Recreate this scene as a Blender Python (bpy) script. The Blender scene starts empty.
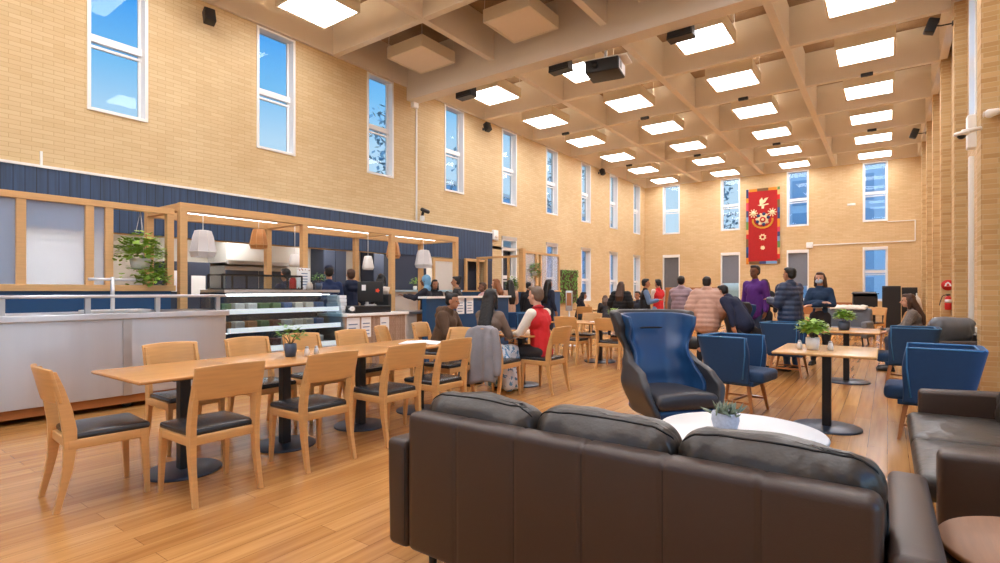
import bpy, bmesh, math, random
from mathutils import Vector, Matrix, noise as mn
C = bpy.context.scene.collection
SC = bpy.context.scene
PI = math.pi
R = math.radians
random.seed(7)

# ------------------------------------------------------------------ materials
def lin(c):
    c = c / 255.0
    return c / 12.92 if c <= 0.04045 else ((c + 0.055) / 1.055) ** 2.4
def rgb(t): return (lin(t[0]), lin(t[1]), lin(t[2]), 1)
def new_mat(name):
    m = bpy.data.materials.new(name); m.use_nodes = True
    nt = m.node_tree; b = nt.nodes['Principled BSDF']
    return m, nt, b
def N(nt, t, **kw):
    n = nt.nodes.new(t)
    for k, v in kw.items():
        if k in n.inputs: n.inputs[k].default_value = v
        else: setattr(n, k, v)
    return n
def mat(name, col, rough=.5, metal=0, var=.08, scale=6, bump=0, bscale=60, spec=.5, sheen=0, coat=0, stretch=None):
    """plain surface with a little procedural mottling and optional bump"""
    m, nt, b = new_mat(name)
    tc = N(nt, 'ShaderNodeTexCoord'); src = tc.outputs['Object']
    if stretch:
        mp = N(nt, 'ShaderNodeMapping'); mp.inputs['Scale'].default_value = stretch
        nt.links.new(src, mp.inputs['Vector']); src = mp.outputs['Vector']
    no = N(nt, 'ShaderNodeTexNoise', Scale=scale, Detail=4); nt.links.new(src, no.inputs['Vector'])
    mix = N(nt, 'ShaderNodeMix', data_type='RGBA')
    c = rgb(col)
    mix.inputs['A'].default_value = tuple(max(0, x * (1 - var)) for x in c[:3]) + (1,)
    mix.inputs['B'].default_value = tuple(min(1, x * (1 + var)) for x in c[:3]) + (1,)
    nt.links.new(no.outputs['Fac'], mix.inputs['Factor'])
    nt.links.new(mix.outputs['Result'], b.inputs['Base Color'])
    b.inputs['Roughness'].default_value = rough; b.inputs['Metallic'].default_value = metal
    b.inputs['Specular IOR Level'].default_value = spec
    if sheen: b.inputs['Sheen Weight'].default_value = sheen
    if coat: b.inputs['Coat Weight'].default_value = coat
    if bump:
        n2 = N(nt, 'ShaderNodeTexNoise', Scale=bscale, Detail=3); nt.links.new(src, n2.inputs['Vector'])
        bp = N(nt, 'ShaderNodeBump', Strength=bump, Distance=.01)
        nt.links.new(n2.outputs['Fac'], bp.inputs['Height']); nt.links.new(bp.outputs['Normal'], b.inputs['Normal'])
    return m
def emis(name, col, st):
    m, nt, b = new_mat(name)
    b.inputs['Base Color'].default_value = rgb(col)
    b.inputs['Emission Color'].default_value = rgb(col); b.inputs['Emission Strength'].default_value = st
    return m
def glass(name, tint=(235, 242, 245), refl=.08, rough=.02):
    m = bpy.data.materials.new(name); m.use_nodes = True; nt = m.node_tree; nt.nodes.clear()
    o = N(nt, 'ShaderNodeOutputMaterial'); tr = N(nt, 'ShaderNodeBsdfTransparent'); tr.inputs[0].default_value = rgb(tint)
    g = N(nt, 'ShaderNodeBsdfGlossy', Roughness=rough); g.inputs[0].default_value = (1, 1, 1, 1)
    lw = N(nt, 'ShaderNodeLayerWeight', Blend=.5); pw_ = N(nt, 'ShaderNodeMath', operation='POWER'); pw_.inputs[1].default_value = 5; nt.links.new(lw.outputs['Facing'], pw_.inputs[0])
    ad = N(nt, 'ShaderNodeMath', operation='MULTIPLY_ADD'); ad.inputs[1].default_value = .8; ad.inputs[2].default_value = refl
    nt.links.new(pw_.outputs[0], ad.inputs[0])
    mx = N(nt, 'ShaderNodeMixShader'); nt.links.new(ad.outputs[0], mx.inputs[0])
    nt.links.new(tr.outputs[0], mx.inputs[1]); nt.links.new(g.outputs[0], mx.inputs[2]); nt.links.new(mx.outputs[0], o.inputs[0])
    return m
def sheen_glass(name, col, fac):
    m = bpy.data.materials.new(name); m.use_nodes = True; nt = m.node_tree; nt.nodes.clear()
    o = N(nt, 'ShaderNodeOutputMaterial'); tr = N(nt, 'ShaderNodeBsdfTransparent')
    d = N(nt, 'ShaderNodeBsdfPrincipled', Roughness=.15); d.inputs['Base Color'].default_value = rgb(col)
    mx = N(nt, 'ShaderNodeMixShader'); mx.inputs[0].default_value = fac
    nt.links.new(tr.outputs[0], mx.inputs[1]); nt.links.new(d.outputs[0], mx.inputs[2]); nt.links.new(mx.outputs[0], o.inputs[0])
    return m
def brick_mat(name, ax, c1, c2, mort, bw=.265, bh=.0685):
    m, nt, b = new_mat(name)
    tc = N(nt, 'ShaderNodeTexCoord'); sp = N(nt, 'ShaderNodeSeparateXYZ'); cb = N(nt, 'ShaderNodeCombineXYZ')
    nt.links.new(tc.outputs['Object'], sp.inputs[0])
    nt.links.new(sp.outputs[ax], cb.inputs['X']); nt.links.new(sp.outputs['Z'], cb.inputs['Y'])
    br = N(nt, 'ShaderNodeTexBrick'); br.inputs['Scale'].default_value = 1
    br.inputs['Brick Width'].default_value = bw; br.inputs['Row Height'].default_value = bh
    br.inputs['Mortar Size'].default_value = .0045; br.inputs['Mortar Smooth'].default_value = .3; br.inputs['Bias'].default_value = -.05
    br.inputs['Color1'].default_value = rgb(c1); br.inputs['Color2'].default_value = rgb(c2); br.inputs['Mortar'].default_value = rgb(mort)
    nt.links.new(cb.outputs[0], br.inputs['Vector'])
    no = N(nt, 'ShaderNodeTexNoise', Scale=.5, Detail=5); nt.links.new(tc.outputs['Object'], no.inputs['Vector'])
    rp = N(nt, 'ShaderNodeValToRGB'); rp.color_ramp.elements[0].position = .3; rp.color_ramp.elements[1].position = .75
    rp.color_ramp.elements[0].color = (.87, .83, .78, 1); rp.color_ramp.elements[1].color = (1, 1, 1, 1)
    nt.links.new(no.outputs['Fac'], rp.inputs[0])
    mx = N(nt, 'ShaderNodeMix', data_type='RGBA', blend_type='MULTIPLY'); mx.inputs['Factor'].default_value = 1
    nt.links.new(br.outputs['Color'], mx.inputs['A']); nt.links.new(rp.outputs[0], mx.inputs['B'])
    nt.links.new(mx.outputs['Result'], b.inputs['Base Color'])
    b.inputs['Roughness'].default_value = .75; b.inputs['Specular IOR Level'].default_value = .25
    bp = N(nt, 'ShaderNodeBump', Strength=.35, Distance=.006); bp.invert = True
    nt.links.new(br.outputs['Fac'], bp.inputs['Height']); nt.links.new(bp.outputs['Normal'], b.inputs['Normal'])
    return m
def plank_mat(name, a1, a2, c1, c2, gap, bw=1.9, bh=.14, rough=.24, seam=.0016):
    m, nt, b = new_mat(name)
    tc = N(nt, 'ShaderNodeTexCoord'); sp = N(nt, 'ShaderNodeSeparateXYZ'); cb = N(nt, 'ShaderNodeCombineXYZ')
    nt.links.new(tc.outputs['Object'], sp.inputs[0])
    nt.links.new(sp.outputs[a1], cb.inputs['X']); nt.links.new(sp.outputs[a2], cb.inputs['Y'])
    br = N(nt, 'ShaderNodeTexBrick'); br.inputs['Scale'].default_value = 1; br.offset = .37
    br.inputs['Brick Width'].default_value = bw; br.inputs['Row Height'].default_value = bh
    br.inputs['Mortar Size'].default_value = seam; br.inputs['Mortar Smooth'].default_value = .1
    br.inputs['Color1'].default_value = rgb(c1); br.inputs['Color2'].default_value = rgb(c2); br.inputs['Mortar'].default_value = rgb(gap)
    nt.links.new(cb.outputs[0], br.inputs['Vector'])
    mp = N(nt, 'ShaderNodeMapping'); mp.inputs['Scale'].default_value = (.7, 13, 1); nt.links.new(cb.outputs[0], mp.inputs['Vector'])
    no = N(nt, 'ShaderNodeTexNoise', Scale=1.6, Detail=2.5, Roughness=.5); nt.links.new(mp.outputs[0], no.inputs['Vector'])
    rp = N(nt, 'ShaderNodeValToRGB'); rp.color_ramp.elements[0].position = .3; rp.color_ramp.elements[1].position = .7
    rp.color_ramp.elements[0].color = (.62, .52, .40, 1); rp.color_ramp.elements[1].color = (1.0, 1.0, 1.0, 1)
    nt.links.new(no.outputs['Fac'], rp.inputs[0])
    mx = N(nt, 'ShaderNodeMix', data_type='RGBA', blend_type='MULTIPLY'); mx.inputs['Factor'].default_value = .75
    nt.links.new(br.outputs['Color'], mx.inputs['A']); nt.links.new(rp.outputs[0], mx.inputs['B'])
    nt.links.new(mx.outputs['Result'], b.inputs['Base Color'])
    b.inputs['Roughness'].default_value = rough
    return m
def wood(name, col, rough=.4, ax=(1, 1, 12), sc=5, var=.16):
    return mat(name, col, rough=rough, var=var, scale=sc, stretch=ax)

M = {}
M['brickY'] = brick_mat('buff brick side wall', 'Y', (226, 204, 162), (219, 193, 149), (204, 175, 131))
M['brickX'] = brick_mat('buff brick end wall', 'X', (228, 203, 160), (220, 192, 146), (207, 175, 130))
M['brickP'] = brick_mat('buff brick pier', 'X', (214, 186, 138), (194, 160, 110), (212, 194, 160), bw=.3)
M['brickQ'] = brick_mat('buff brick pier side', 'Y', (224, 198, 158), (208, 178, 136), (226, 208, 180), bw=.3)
M['floor'] = plank_mat('oak plank floor', 'Y', 'X', (206, 154, 92), (186, 132, 72), (140, 96, 52))
M['navy_panel'] = plank_mat('navy tongue and groove', 'Z', 'Y', (58, 84, 122), (52, 78, 114), (28, 42, 66), bw=40, bh=.135, rough=.5, seam=.006)
M['navy'] = mat('navy paint', (44, 66, 100), .5)
M['navy_dark'] = mat('dark slate navy paint', (50, 58, 78), .55)
M['blue_counter'] = mat('blue laminate', (22, 72, 116), .4)
M['concrete'] = mat('cream painted concrete', (232, 226, 218), .7, var=.03, scale=2)
M['woodwool'] = mat('wood wool deck', (158, 134, 108), .9, var=.3, scale=40, bump=.4, bscale=90)
M['lightbox'] = mat('light box casing', (232, 222, 202), .5, var=.02)
M['white'] = mat('white paint', (240, 240, 238), .4, var=.02)
M['offwhite'] = mat('off white wall paint', (222, 214, 204), .6, var=.03)
M['glow'] = emis('lit diffuser', (250, 250, 255), 15)
M['glow_up'] = emis('lamp tube glow', (255, 236, 200), 3)
M['dull'] = mat('unlit diffuser', (240, 226, 208), .5, var=.02)
M['tube'] = emis('linear lamp', (255, 255, 255), 4)
M['kitchen_lamp'] = emis('kitchen lamp', (255, 250, 242), 20)
M['glass'] = glass('window glass', refl=.012)
M['glass2'] = glass('cabinet glass', refl=.03)
M['screen_glass'] = sheen_glass('screen glass', (196, 214, 244), .34)  # bluish film mixed into the clear pane to stand for reflections
M['oak'] = wood('oak timber', (216, 172, 118), .45)
M['oak_chair'] = wood('pale oak chair', (210, 160, 100), .34)
M['oak_top'] = wood('oak table top', (200, 146, 88), .24, ax=(6, 1, 1), sc=3)
M['oak_top2'] = wood('oak cafe top', (208, 160, 100), .26, ax=(12, 1, 1), sc=3)
M['walnut'] = wood('walnut leg', (168, 108, 58), .45)
M['walnut_top'] = wood('round side table veneer', (142, 100, 68), .5, ax=(10, 1, 1), sc=5, var=.3)
M['black'] = mat('black metal', (22, 23, 27), .4)
M['base'] = mat('dark steel disc base', (66, 76, 92), .35, metal=.5)
M['blackp'] = mat('black plastic', (26, 26, 28), .45)
M['pad'] = mat('black leather seat pad', (44, 44, 46), .24, bump=.08, bscale=120)
M['leather'] = mat('brown black leather', (56, 38, 27), .40, var=.12, bump=.1, bscale=220, spec=.6)
M['leather_cushion'] = mat('creased dark leather', (50, 44, 38), .36, var=.12, bump=.7, bscale=13, spec=.6)
M['stitch'] = mat('dark stitching', (14, 12, 11), .7)
M['piping'] = mat('pale sofa piping', (120, 112, 104), .5)
M['blue_fab'] = mat('petrol blue fabric', (18, 58, 98), .8, var=.12, scale=30, bump=.2, bscale=300, sheen=.1)
M['blue_pip'] = mat('blue piping', (58, 122, 172), .6)
M['sky_sheen_lea'] = mat('leather with painted sky sheen', (34, 72, 116), .32, var=.1)  # blue colour stands for sky reflected in dark glossy leather
M['char_lea'] = mat('charcoal leather', (58, 56, 58), .4, var=.1)
M['steel'] = mat('brushed stainless steel', (206, 210, 218), .34, metal=1, var=.05, scale=3, stretch=(1, 3, .12), bump=.5, bscale=1.5)
_n = M['steel'].node_tree; _b = _n.nodes['Principled BSDF']; _b.inputs['Anisotropic'].default_value = .93
_t = N(_n, 'ShaderNodeTangent'); _t.direction_type = 'RADIAL'; _t.axis = 'Z'; _b.inputs['Anisotropic Rotation'].default_value = .25; _n.links.new(_t.outputs[0], _b.inputs['Tangent'])
M['steel2'] = mat('satin steel', (200, 200, 202), .35, metal=.9, var=.04)
M['tile'] = mat('pale kitchen wall tile', (206, 200, 190), .4, var=.05, scale=3)
M['taupe'] = plank_mat('taupe mosaic tile', 'Z', 'Y', (176, 150, 134), (160, 134, 118), (196, 178, 164), bw=.09, bh=.03, rough=.4, seam=.003)
M['paper'] = mat('white paper', (240, 242, 246), .7, var=.02)
M['ink'] = mat('blue grey print', (110, 132, 164), .7)
M['red'] = mat('red', (206, 36, 36), .5)
M['leaf'] = mat('green leaf', (146, 182, 70), .5, var=.35, scale=30)
M['leaf2'] = mat('deep green leaf', (98, 150, 62), .5, var=.35, scale=30)
M['leafp'] = mat('dusty succulent leaf', (120, 132, 110), .6, var=.4, scale=50)
M['stem'] = mat('stem', (96, 78, 44), .7)
M['soil'] = mat('soil', (52, 38, 28), .9)
M['pot_w'] = mat('white ceramic', (232, 230, 226), .3)
M['pot_b'] = mat('blue grey ceramic', (70, 84, 108), .35)
M['skin_l'] = mat('light skin', (214, 164, 138), .5, var=.04)
M['skin_m'] = mat('tan skin', (178, 124, 92), .5, var=.04)
M['skin_d'] = mat('brown skin', (116, 76, 54), .5, var=.04)
M['hair_b'] = mat('black hair', (20, 17, 17), .45, var=.3, scale=60)
M['hair_n'] = mat('brown hair', (74, 46, 30), .5, var=.3, scale=60)
M['hair_g'] = mat('grey brown hair', (112, 92, 76), .5, var=.3, scale=60)
M['hair_r'] = mat('ginger hair', (140, 84, 44), .5, var=.3, scale=60)
M['shoe'] = mat('dark shoe', (30, 28, 30), .5)
M['eye'] = mat('dark eye', (24, 18, 16), .3)
M['lip'] = mat('lip', (150, 78, 72), .5)
M['mask'] = mat('pale blue face mask', (176, 200, 224), .7)
_cl = {}
def cloth(col, k=''):
    key = (col, k)
    if key not in _cl:
        if k == 'floral':
            m, nt, b = new_mat('white cloth with blue leaf print')
            tc = N(nt, 'ShaderNodeTexCoord'); v = N(nt, 'ShaderNodeTexVoronoi', Scale=11); n = N(nt, 'ShaderNodeTexNoise', Scale=17, Detail=4)
            nt.links.new(tc.outputs['Object'], n.inputs['Vector']); nt.links.new(n.outputs['Color'], v.inputs['Vector'])
            rp = N(nt, 'ShaderNodeValToRGB'); rp.color_ramp.interpolation = 'CONSTANT'
            rp.color_ramp.elements[0].color = rgb((96, 150, 190)); rp.color_ramp.elements[1].position = .42; rp.color_ramp.elements[1].color = rgb((226, 232, 240))
            nt.links.new(n.outputs['Fac'], rp.inputs[0]); nt.links.new(rp.outputs[0], b.inputs['Base Color']); b.inputs['Roughness'].default_value = .8
            rp.color_ramp.elements[1].position = .45
            _cl[key] = m
        elif k == 'knit':
            _cl[key] = mat('patterned knit', col, .85, var=.75, scale=70)
        else:
            _cl[key] = mat('cloth %d %d %d' % col, col, .8 if k != 'shiny' else .45, var=.1, scale=12, bump=.25, bscale=35)
    return _cl[key]

# ------------------------------------------------------------------ mesh helpers
def tag(o, label=None, cat=None, group=None, kind=None):
    if label: o['label'] = label
    if cat: o['category'] = cat
    if group: o['group'] = group
    if kind: o['kind'] = kind
    return o
def empty(name, loc=(0, 0, 0), rz=0, label=None, cat=None, group=None):
    o = bpy.data.objects.new(name, None); C.objects.link(o); o.empty_display_size = .1
    o.location = loc; o.rotation_euler = (0, 0, rz)
    return tag(o, label, cat, group)
def T(loc=(0, 0, 0), rot=(0, 0, 0)):
    return Matrix.Translation(loc) @ Matrix.Rotation(rot[2], 4, 'Z') @ Matrix.Rotation(rot[1], 4, 'Y') @ Matrix.Rotation(rot[0], 4, 'X')
FS = bpy.data.scenes.new('workbench')          # a scratch scene, so that melting a mesh does not re-evaluate the hall
class MB:
    def __init__(s): s.v = []; s.f = []; s.smooth = []
    def add(s, vs, fs, sm=False, mx=None):
        o = len(s.v)
        s.v += [tuple(mx @ Vector(v)) if mx else tuple(v) for v in vs]
        s.f += [tuple(o + i for i in f) for f in fs]; s.smooth += [sm] * len(fs)
        return s
    def box(s, c, d, mx=None, rot=None):
        x, y, z = d[0] / 2, d[1] / 2, d[2] / 2
        m = T(c, rot or (0, 0, 0)); m = mx @ m if mx else m
        vs = [(i * x, j * y, k * z) for i in (-1, 1) for j in (-1, 1) for k in (-1, 1)]
        return s.add(vs, [(0, 1, 3, 2), (4, 6, 7, 5), (0, 4, 5, 1), (2, 3, 7, 6), (0, 2, 6, 4), (1, 5, 7, 3)], mx=m)
    def b(s, x0, x1, y0, y1, z0, z1):
        return s.box(((x0 + x1) / 2, (y0 + y1) / 2, (z0 + z1) / 2), (abs(x1 - x0), abs(y1 - y0), abs(z1 - z0)))
    def rbox(s, c, d, r=.02, n=3, rot=None, seg=(1, 1, 1), fn=None):
        """rounded box; seg = inner subdivisions; fn deforms local points"""
        h = [x / 2 for x in d]; r = min(r, min(h) * .999)
        ax = []
        for a in range(3):
            l = []
            for i in range(n): l.append(-h[a] + r * (1 - math.cos(PI / 2 * i / n)) * 1.0)
            for i in range(seg[a] + 1): l.append(-h[a] + r + (2 * h[a] - 2 * r) * i / seg[a])
            for i in range(n - 1, -1, -1): l.append(h[a] - r * (1 - math.cos(PI / 2 * i / n)))
            ax.append(l)
        idx = {}; vs = []; fs = []
        m = T(c, rot or (0, 0, 0))
        def V(i, j, k):
            key = (i, j, k)
            if key not in idx:
                p = [ax[0][i], ax[1][j], ax[2][k]]
                q = [max(-h[a] + r, min(h[a] - r, p[a])) for a in range(3)]
                e = Vector([p[a] - q[a] for a in range(3)])
                if e.length > 1e-9:
                    e = e.normalized() * r
                p = Vector(q) + e
                if fn: p = Vector(fn(*p))
                idx[key] = len(vs); vs.append(tuple(m @ p))
            return idx[key]
        L = [len(a) - 1 for a in ax]
        for i in range(L[0]):
            for j in range(L[1]):
                fs.append((V(i, j, 0), V(i, j + 1, 0), V(i + 1, j + 1, 0), V(i + 1, j, 0)))
                fs.append((V(i, j, L[2]), V(i + 1, j, L[2]), V(i + 1, j + 1, L[2]), V(i, j + 1, L[2])))
        for i in range(L[0]):
            for k in range(L[2]):
                fs.append((V(i, 0, k), V(i + 1, 0, k), V(i + 1, 0, k + 1), V(i, 0, k + 1)))
                fs.append((V(i, L[1], k), V(i, L[1], k + 1), V(i + 1, L[1], k + 1), V(i + 1, L[1], k)))
        for j in range(L[1]):
            for k in range(L[2]):
                fs.append((V(0, j, k), V(0, j, k + 1), V(0, j + 1, k + 1), V(0, j + 1, k)))
                fs.append((V(L[0], j, k), V(L[0], j + 1, k), V(L[0], j + 1, k + 1), V(L[0], j, k + 1)))
        return s.add(vs, fs, True)
    def loft(s, rings, caps=True, sm=True, closed=True):
        n = len(rings[0]); vs = [p for r in rings for p in r]; fs = []
        for a in range(len(rings) - 1):
            for i in range(n if closed else n - 1):
                j = (i + 1) % n
                fs.append((a * n + i, a * n + j, (a + 1) * n + j, (a + 1) * n + i))
        if caps: fs.append(tuple(range(n - 1, -1, -1))); fs.append(tuple((len(rings) - 1) * n + i for i in range(n)))
        return s.add(vs, fs, sm)
    def tube(s, pts, r, n=8, sq=False):
        pts = [Vector(p) for p in pts]; rr = r if isinstance(r, (list, tuple)) else [r] * len(pts)
        rings = []; up = Vector((0, 0, 1)); prev = None
        for i, p in enumerate(pts):
            d = (pts[min(i + 1, len(pts) - 1)] - pts[max(i - 1, 0)]).normalized()
            if prev is None:
                a = d.cross(up) if abs(d.z) < .95 else d.cross(Vector((0, 1, 0)))
            else: a = prev - d * prev.dot(d)
            a.normalize(); prev = a; bb = d.cross(a)
            rings.append([tuple(p + (a * math.cos(2 * PI * (k + .5 * sq) / n) + bb * math.sin(2 * PI * (k + .5 * sq) / n)) * rr[i]) for k in range(n)])
        return s.loft(rings, sm=not sq)
    def lathe(s, prof, n=32, c=(0, 0, 0), sx=1, sy=1):
        rings = [[(c[0] + r * sx * math.cos(2 * PI * k / n), c[1] + r * sy * math.sin(2 * PI * k / n), c[2] + z) for k in range(n)] for r, z in prof]
        return s.loft(rings)
    def ell(s, c, r, n=16, m=10, rot=None):
        mx = T(c, rot or (0, 0, 0)); vs = [(0, 0, -r[2])]; fs = []
        for j in range(1, m):
            a = -PI / 2 + PI * j / m
            for i in range(n): vs.append((r[0] * math.cos(a) * math.cos(2 * PI * i / n), r[1] * math.cos(a) * math.sin(2 * PI * i / n), r[2] * math.sin(a)))
        vs.append((0, 0, r[2])); t = len(vs) - 1
        for i in range(n):
            j = (i + 1) % n
            fs.append((0, 1 + j, 1 + i)); fs.append((t, t - n + i, t - n + j))
            for k in range(m - 2): fs.append((1 + k * n + i, 1 + k * n + j, 1 + (k + 1) * n + j, 1 + (k + 1) * n + i))
        return s.add(vs, fs, True, mx)
    def cap(s, p0, r0, p1, r1, n=12):
        p0 = Vector(p0); p1 = Vector(p1); d = p1 - p0; L = d.length
        if L < 1e-5: return s.ell(p0, (r0,) * 3)
        q = d.to_track_quat('Z', 'Y').to_matrix().to_4x4(); mx = Matrix.Translation(p0) @ q
        prof = [(r0 * math.sin(a), -r0 * math.cos(a)) for a in [PI / 2 * i / 4 for i in range(0, 5)]] + [(r1 * math.cos(a), L + r1 * math.sin(a)) for a in [PI / 2 * i / 4 for i in range(0, 5)]]
        prof[0] = (.0005, prof[0][1]); prof[-1] = (.0005, prof[-1][1])
        rings = [[tuple(mx @ Vector((r * math.cos(2 * PI * k / n), r * math.sin(2 * PI * k / n), z))) for k in range(n)] for r, z in prof]
        return s.loft(rings)
    def prism(s, pts, y0, y1, axis='Y', mx=None):
        """polygon pts (a,b) extruded along an axis"""
        def P(a, b, t): return {'Y': (a, t, b), 'X': (t, a, b), 'Z': (a, b, t)}[axis]
        n = len(pts); vs = [P(a, b, y0) for a, b in pts] + [P(a, b, y1) for a, b in pts]
        fs = [tuple(range(n)), tuple(range(2 * n - 1, n - 1, -1))] + [(i, i + n, (i + 1) % n + n, (i + 1) % n) for i in range(n)]
        return s.add(vs, fs, mx=mx)
    def mesh(s, name, m):
        me = bpy.data.meshes.new(name); me.from_pydata(s.v, [], s.f); me.validate()
        bm = bmesh.new(); bm.from_mesh(me); bmesh.ops.recalc_face_normals(bm, faces=bm.faces); bm.to_mesh(me); bm.free()
        if len(me.polygons) == len(s.smooth): me.polygons.foreach_set('use_smooth', s.smooth)
        me.materials.append(m); return me
    def obj(s, name, m, parent=None, bevel=0, loc=None, rz=0):
        o = bpy.data.objects.new(name, s.mesh(name, m)); C.objects.link(o)
        if parent: o.parent = parent
        if loc: o.location = loc; o.rotation_euler = (0, 0, rz)
        if bevel:
            md = o.modifiers.new('bevel', 'BEVEL'); md.width = bevel; md.segments = 2; md.limit_method = 'ANGLE'
        return o
    def fused(s, name, m, parent=None, vox=.012, it=2, fn=None, fac=.5):
        """all pieces melted into one continuous skin"""
        me = s.mesh(name, m); o = bpy.data.objects.new(name, me); FS.collection.objects.link(o)
        md = o.modifiers.new('r', 'REMESH'); md.mode = 'VOXEL'; md.voxel_size = vox; md.use_smooth_shade = True
        sm = o.modifiers.new('s', 'SMOOTH'); sm.iterations = it; sm.factor = fac
        vl = FS.view_layers[0]; vl.update(); dg = vl.depsgraph
        me2 = bpy.data.meshes.new_from_object(o.evaluated_get(dg)); o.modifiers.clear(); o.data = me2
        FS.collection.objects.unlink(o); C.objects.link(o); bpy.data.meshes.remove(me)
        if not me2.materials: me2.materials.append(m)
        me2.polygons.foreach_set('use_smooth', [True] * len(me2.polygons))
        if fn:
            for v, c in zip(me2.vertices, [fn(v.co.copy(), v.normal.copy()) for v in me2.vertices]): v.co = c
        if parent: o.parent = parent
        return o
def struct(o): o['kind'] = 'structure'; return o
def dup(root, loc, rz=None, label=None, group=None):
    r = root.copy(); C.objects.link(r); r.location = loc
    if rz is not None: r.rotation_euler = (0, 0, rz)
    if label: r['label'] = label
    if group: r['group'] = group
    for ch in list(root.children):
        c = ch.copy(); C.objects.link(c); c.parent = r
        for g in list(ch.children):
            d = g.copy(); C.objects.link(d); d.parent = c
    return r

# ------------------------------------------------------------------ room shell
XL, XR, YF, YB = -10.5, 1.22, 27.65, -3.6
BAY = 2.88; G0 = 2.09; ZR = 6.85; ZD = 7.74
XI = 1.03                                     # inner face of the piers
def wall_cells(mb, u0, u1, z0, z1, holes, place):
    us = sorted({u0, u1} | {h[0] for h in holes} | {h[1] for h in holes})
    us = [u for u in us if u0 <= u <= u1]
    for a, b in zip(us, us[1:]):
        col = sorted([h for h in holes if h[0] <= a + 1e-6 and h[1] >= b - 1e-6], key=lambda h: h[2])
        z = z0
        for h in col:
            if h[2] > z + 1e-6: place(mb, a, b, z, h[2])
            z = max(z, h[3])
        if z < z1 - 1e-6: place(mb, a, b, z, z1)
W_Z = (4.31, 6.83); L_Z = (.93, 3.12)
WL = [3.075 + 2.874 * n for n in range(9)]    # left edges of the windows in the left wall
WLb = [3.075 - 2.874 * n for n in (1, 2)]
ww = .88
KO = (2.2, 12.35, 0, 2.34)                     # servery opening
DO = (12.6, 13.55, 0, 2.34)                    # dark doorway
holes = [(y, y + ww) + W_Z for y in WL + WLb] + [(y, y + ww) + L_Z for y in WL[4:]] + [KO, DO]
mb = MB(); wall_cells(mb, YB, YF, 0, ZD + .2, holes, lambda m, a, b, z, y: m.b(XL - .28, XL, a, b, z, y))
struct(mb.obj('wall_left', M['brickY']))
WF = [-9.52 + 2.887 * n for n in range(4)]
FH = [(x, x + ww) + W_Z for x in WF] + [(x, x + ww) + ((.0, 3.14) if i == 0 else L_Z) for i, x in enumerate(WF)]
mb = MB(); wall_cells(mb, XL - .28, XR + .3, 0, ZD + .2, FH, lambda m, a, b, z, y: m.b(a, b, YF, YF + .28, z, y))
struct(mb.obj('wall_far', M['brickX']))
WRL = [(.1, 1.9), (2.6, 4.4), (5.1, 6.9)]
WR = [-1.5, 1.4, 4.5, 7.2, 11.95, 14.6, 17.4, 20.2, 23.1]
mb = MB(); wall_cells(mb, YB, YF, 0, ZD + .2, [(y, y + ww) + W_Z for y in WR] + [(a, b, .35, 3.12) for a, b in WRL], lambda m, a, b, z, y: m.b(XR, XR + .28, a, b, z, y))
struct(mb.obj('wall_right', M['brickQ']))
BK = [(-8.5, -6.7, .4, 5.8), (-5.6, -3.8, .4, 5.8), (-2.7, -.9, .4, 5.8)]
mb = MB(); wall_cells(mb, XL - .28, XR + .3, 0, ZD + .2, BK, lambda m, a, b, z, y: m.b(a, b, YB - .28, YB, z, y))
struct(mb.obj('wall_back', M['brickX']))
mb = MB().b(-14.2, XR + .3, YB - .3, YF + .3, -.2, 0); struct(mb.obj('floor', M['floor']))
# piers on the right wall, each a faced brick fin
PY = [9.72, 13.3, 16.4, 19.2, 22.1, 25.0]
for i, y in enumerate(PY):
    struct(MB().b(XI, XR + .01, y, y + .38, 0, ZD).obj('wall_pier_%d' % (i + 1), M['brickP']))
# ceiling deck and ribs
mb = MB().b(XL - .28, XR + .3, YB - .28, YF + .28, ZD, ZD + .2); struct(mb.obj('ceiling', M['woodwool']))
ribsY = [G0 + BAY * k for k in range(-1, 9)]
ribsX = [-7.63, -4.745, -1.86]
mb = MB()
for x in ribsX: mb.b(x - .075, x + .075, YB, YF, ZR, ZD + .01)
for y in ribsY: mb.b(XL, XI + .03, y - .075, y + .075, ZR + .005, ZD + .01)
mb.b(XL, XL + .07, YB, YF, ZR + .003, ZD + .01); mb.b(XI - .03, XI + .12, YB, YF, ZR + .003, ZD + .01); mb.b(XL, XR, YF - .07, YF, ZR + .002, ZD + .01)
struct(mb.obj('ceiling_ribs', M['concrete']))
mb = MB().b(XL, XI + .03, 10.18, 10.56, 6.5, ZD + .005); struct(mb.obj('ceiling_beam', M['concrete'], bevel=.01))
struct(MB().b(XL, XL + .12, 10.34, 10.52, 6.36, 6.52).obj('trim_1', M['white']))

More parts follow.
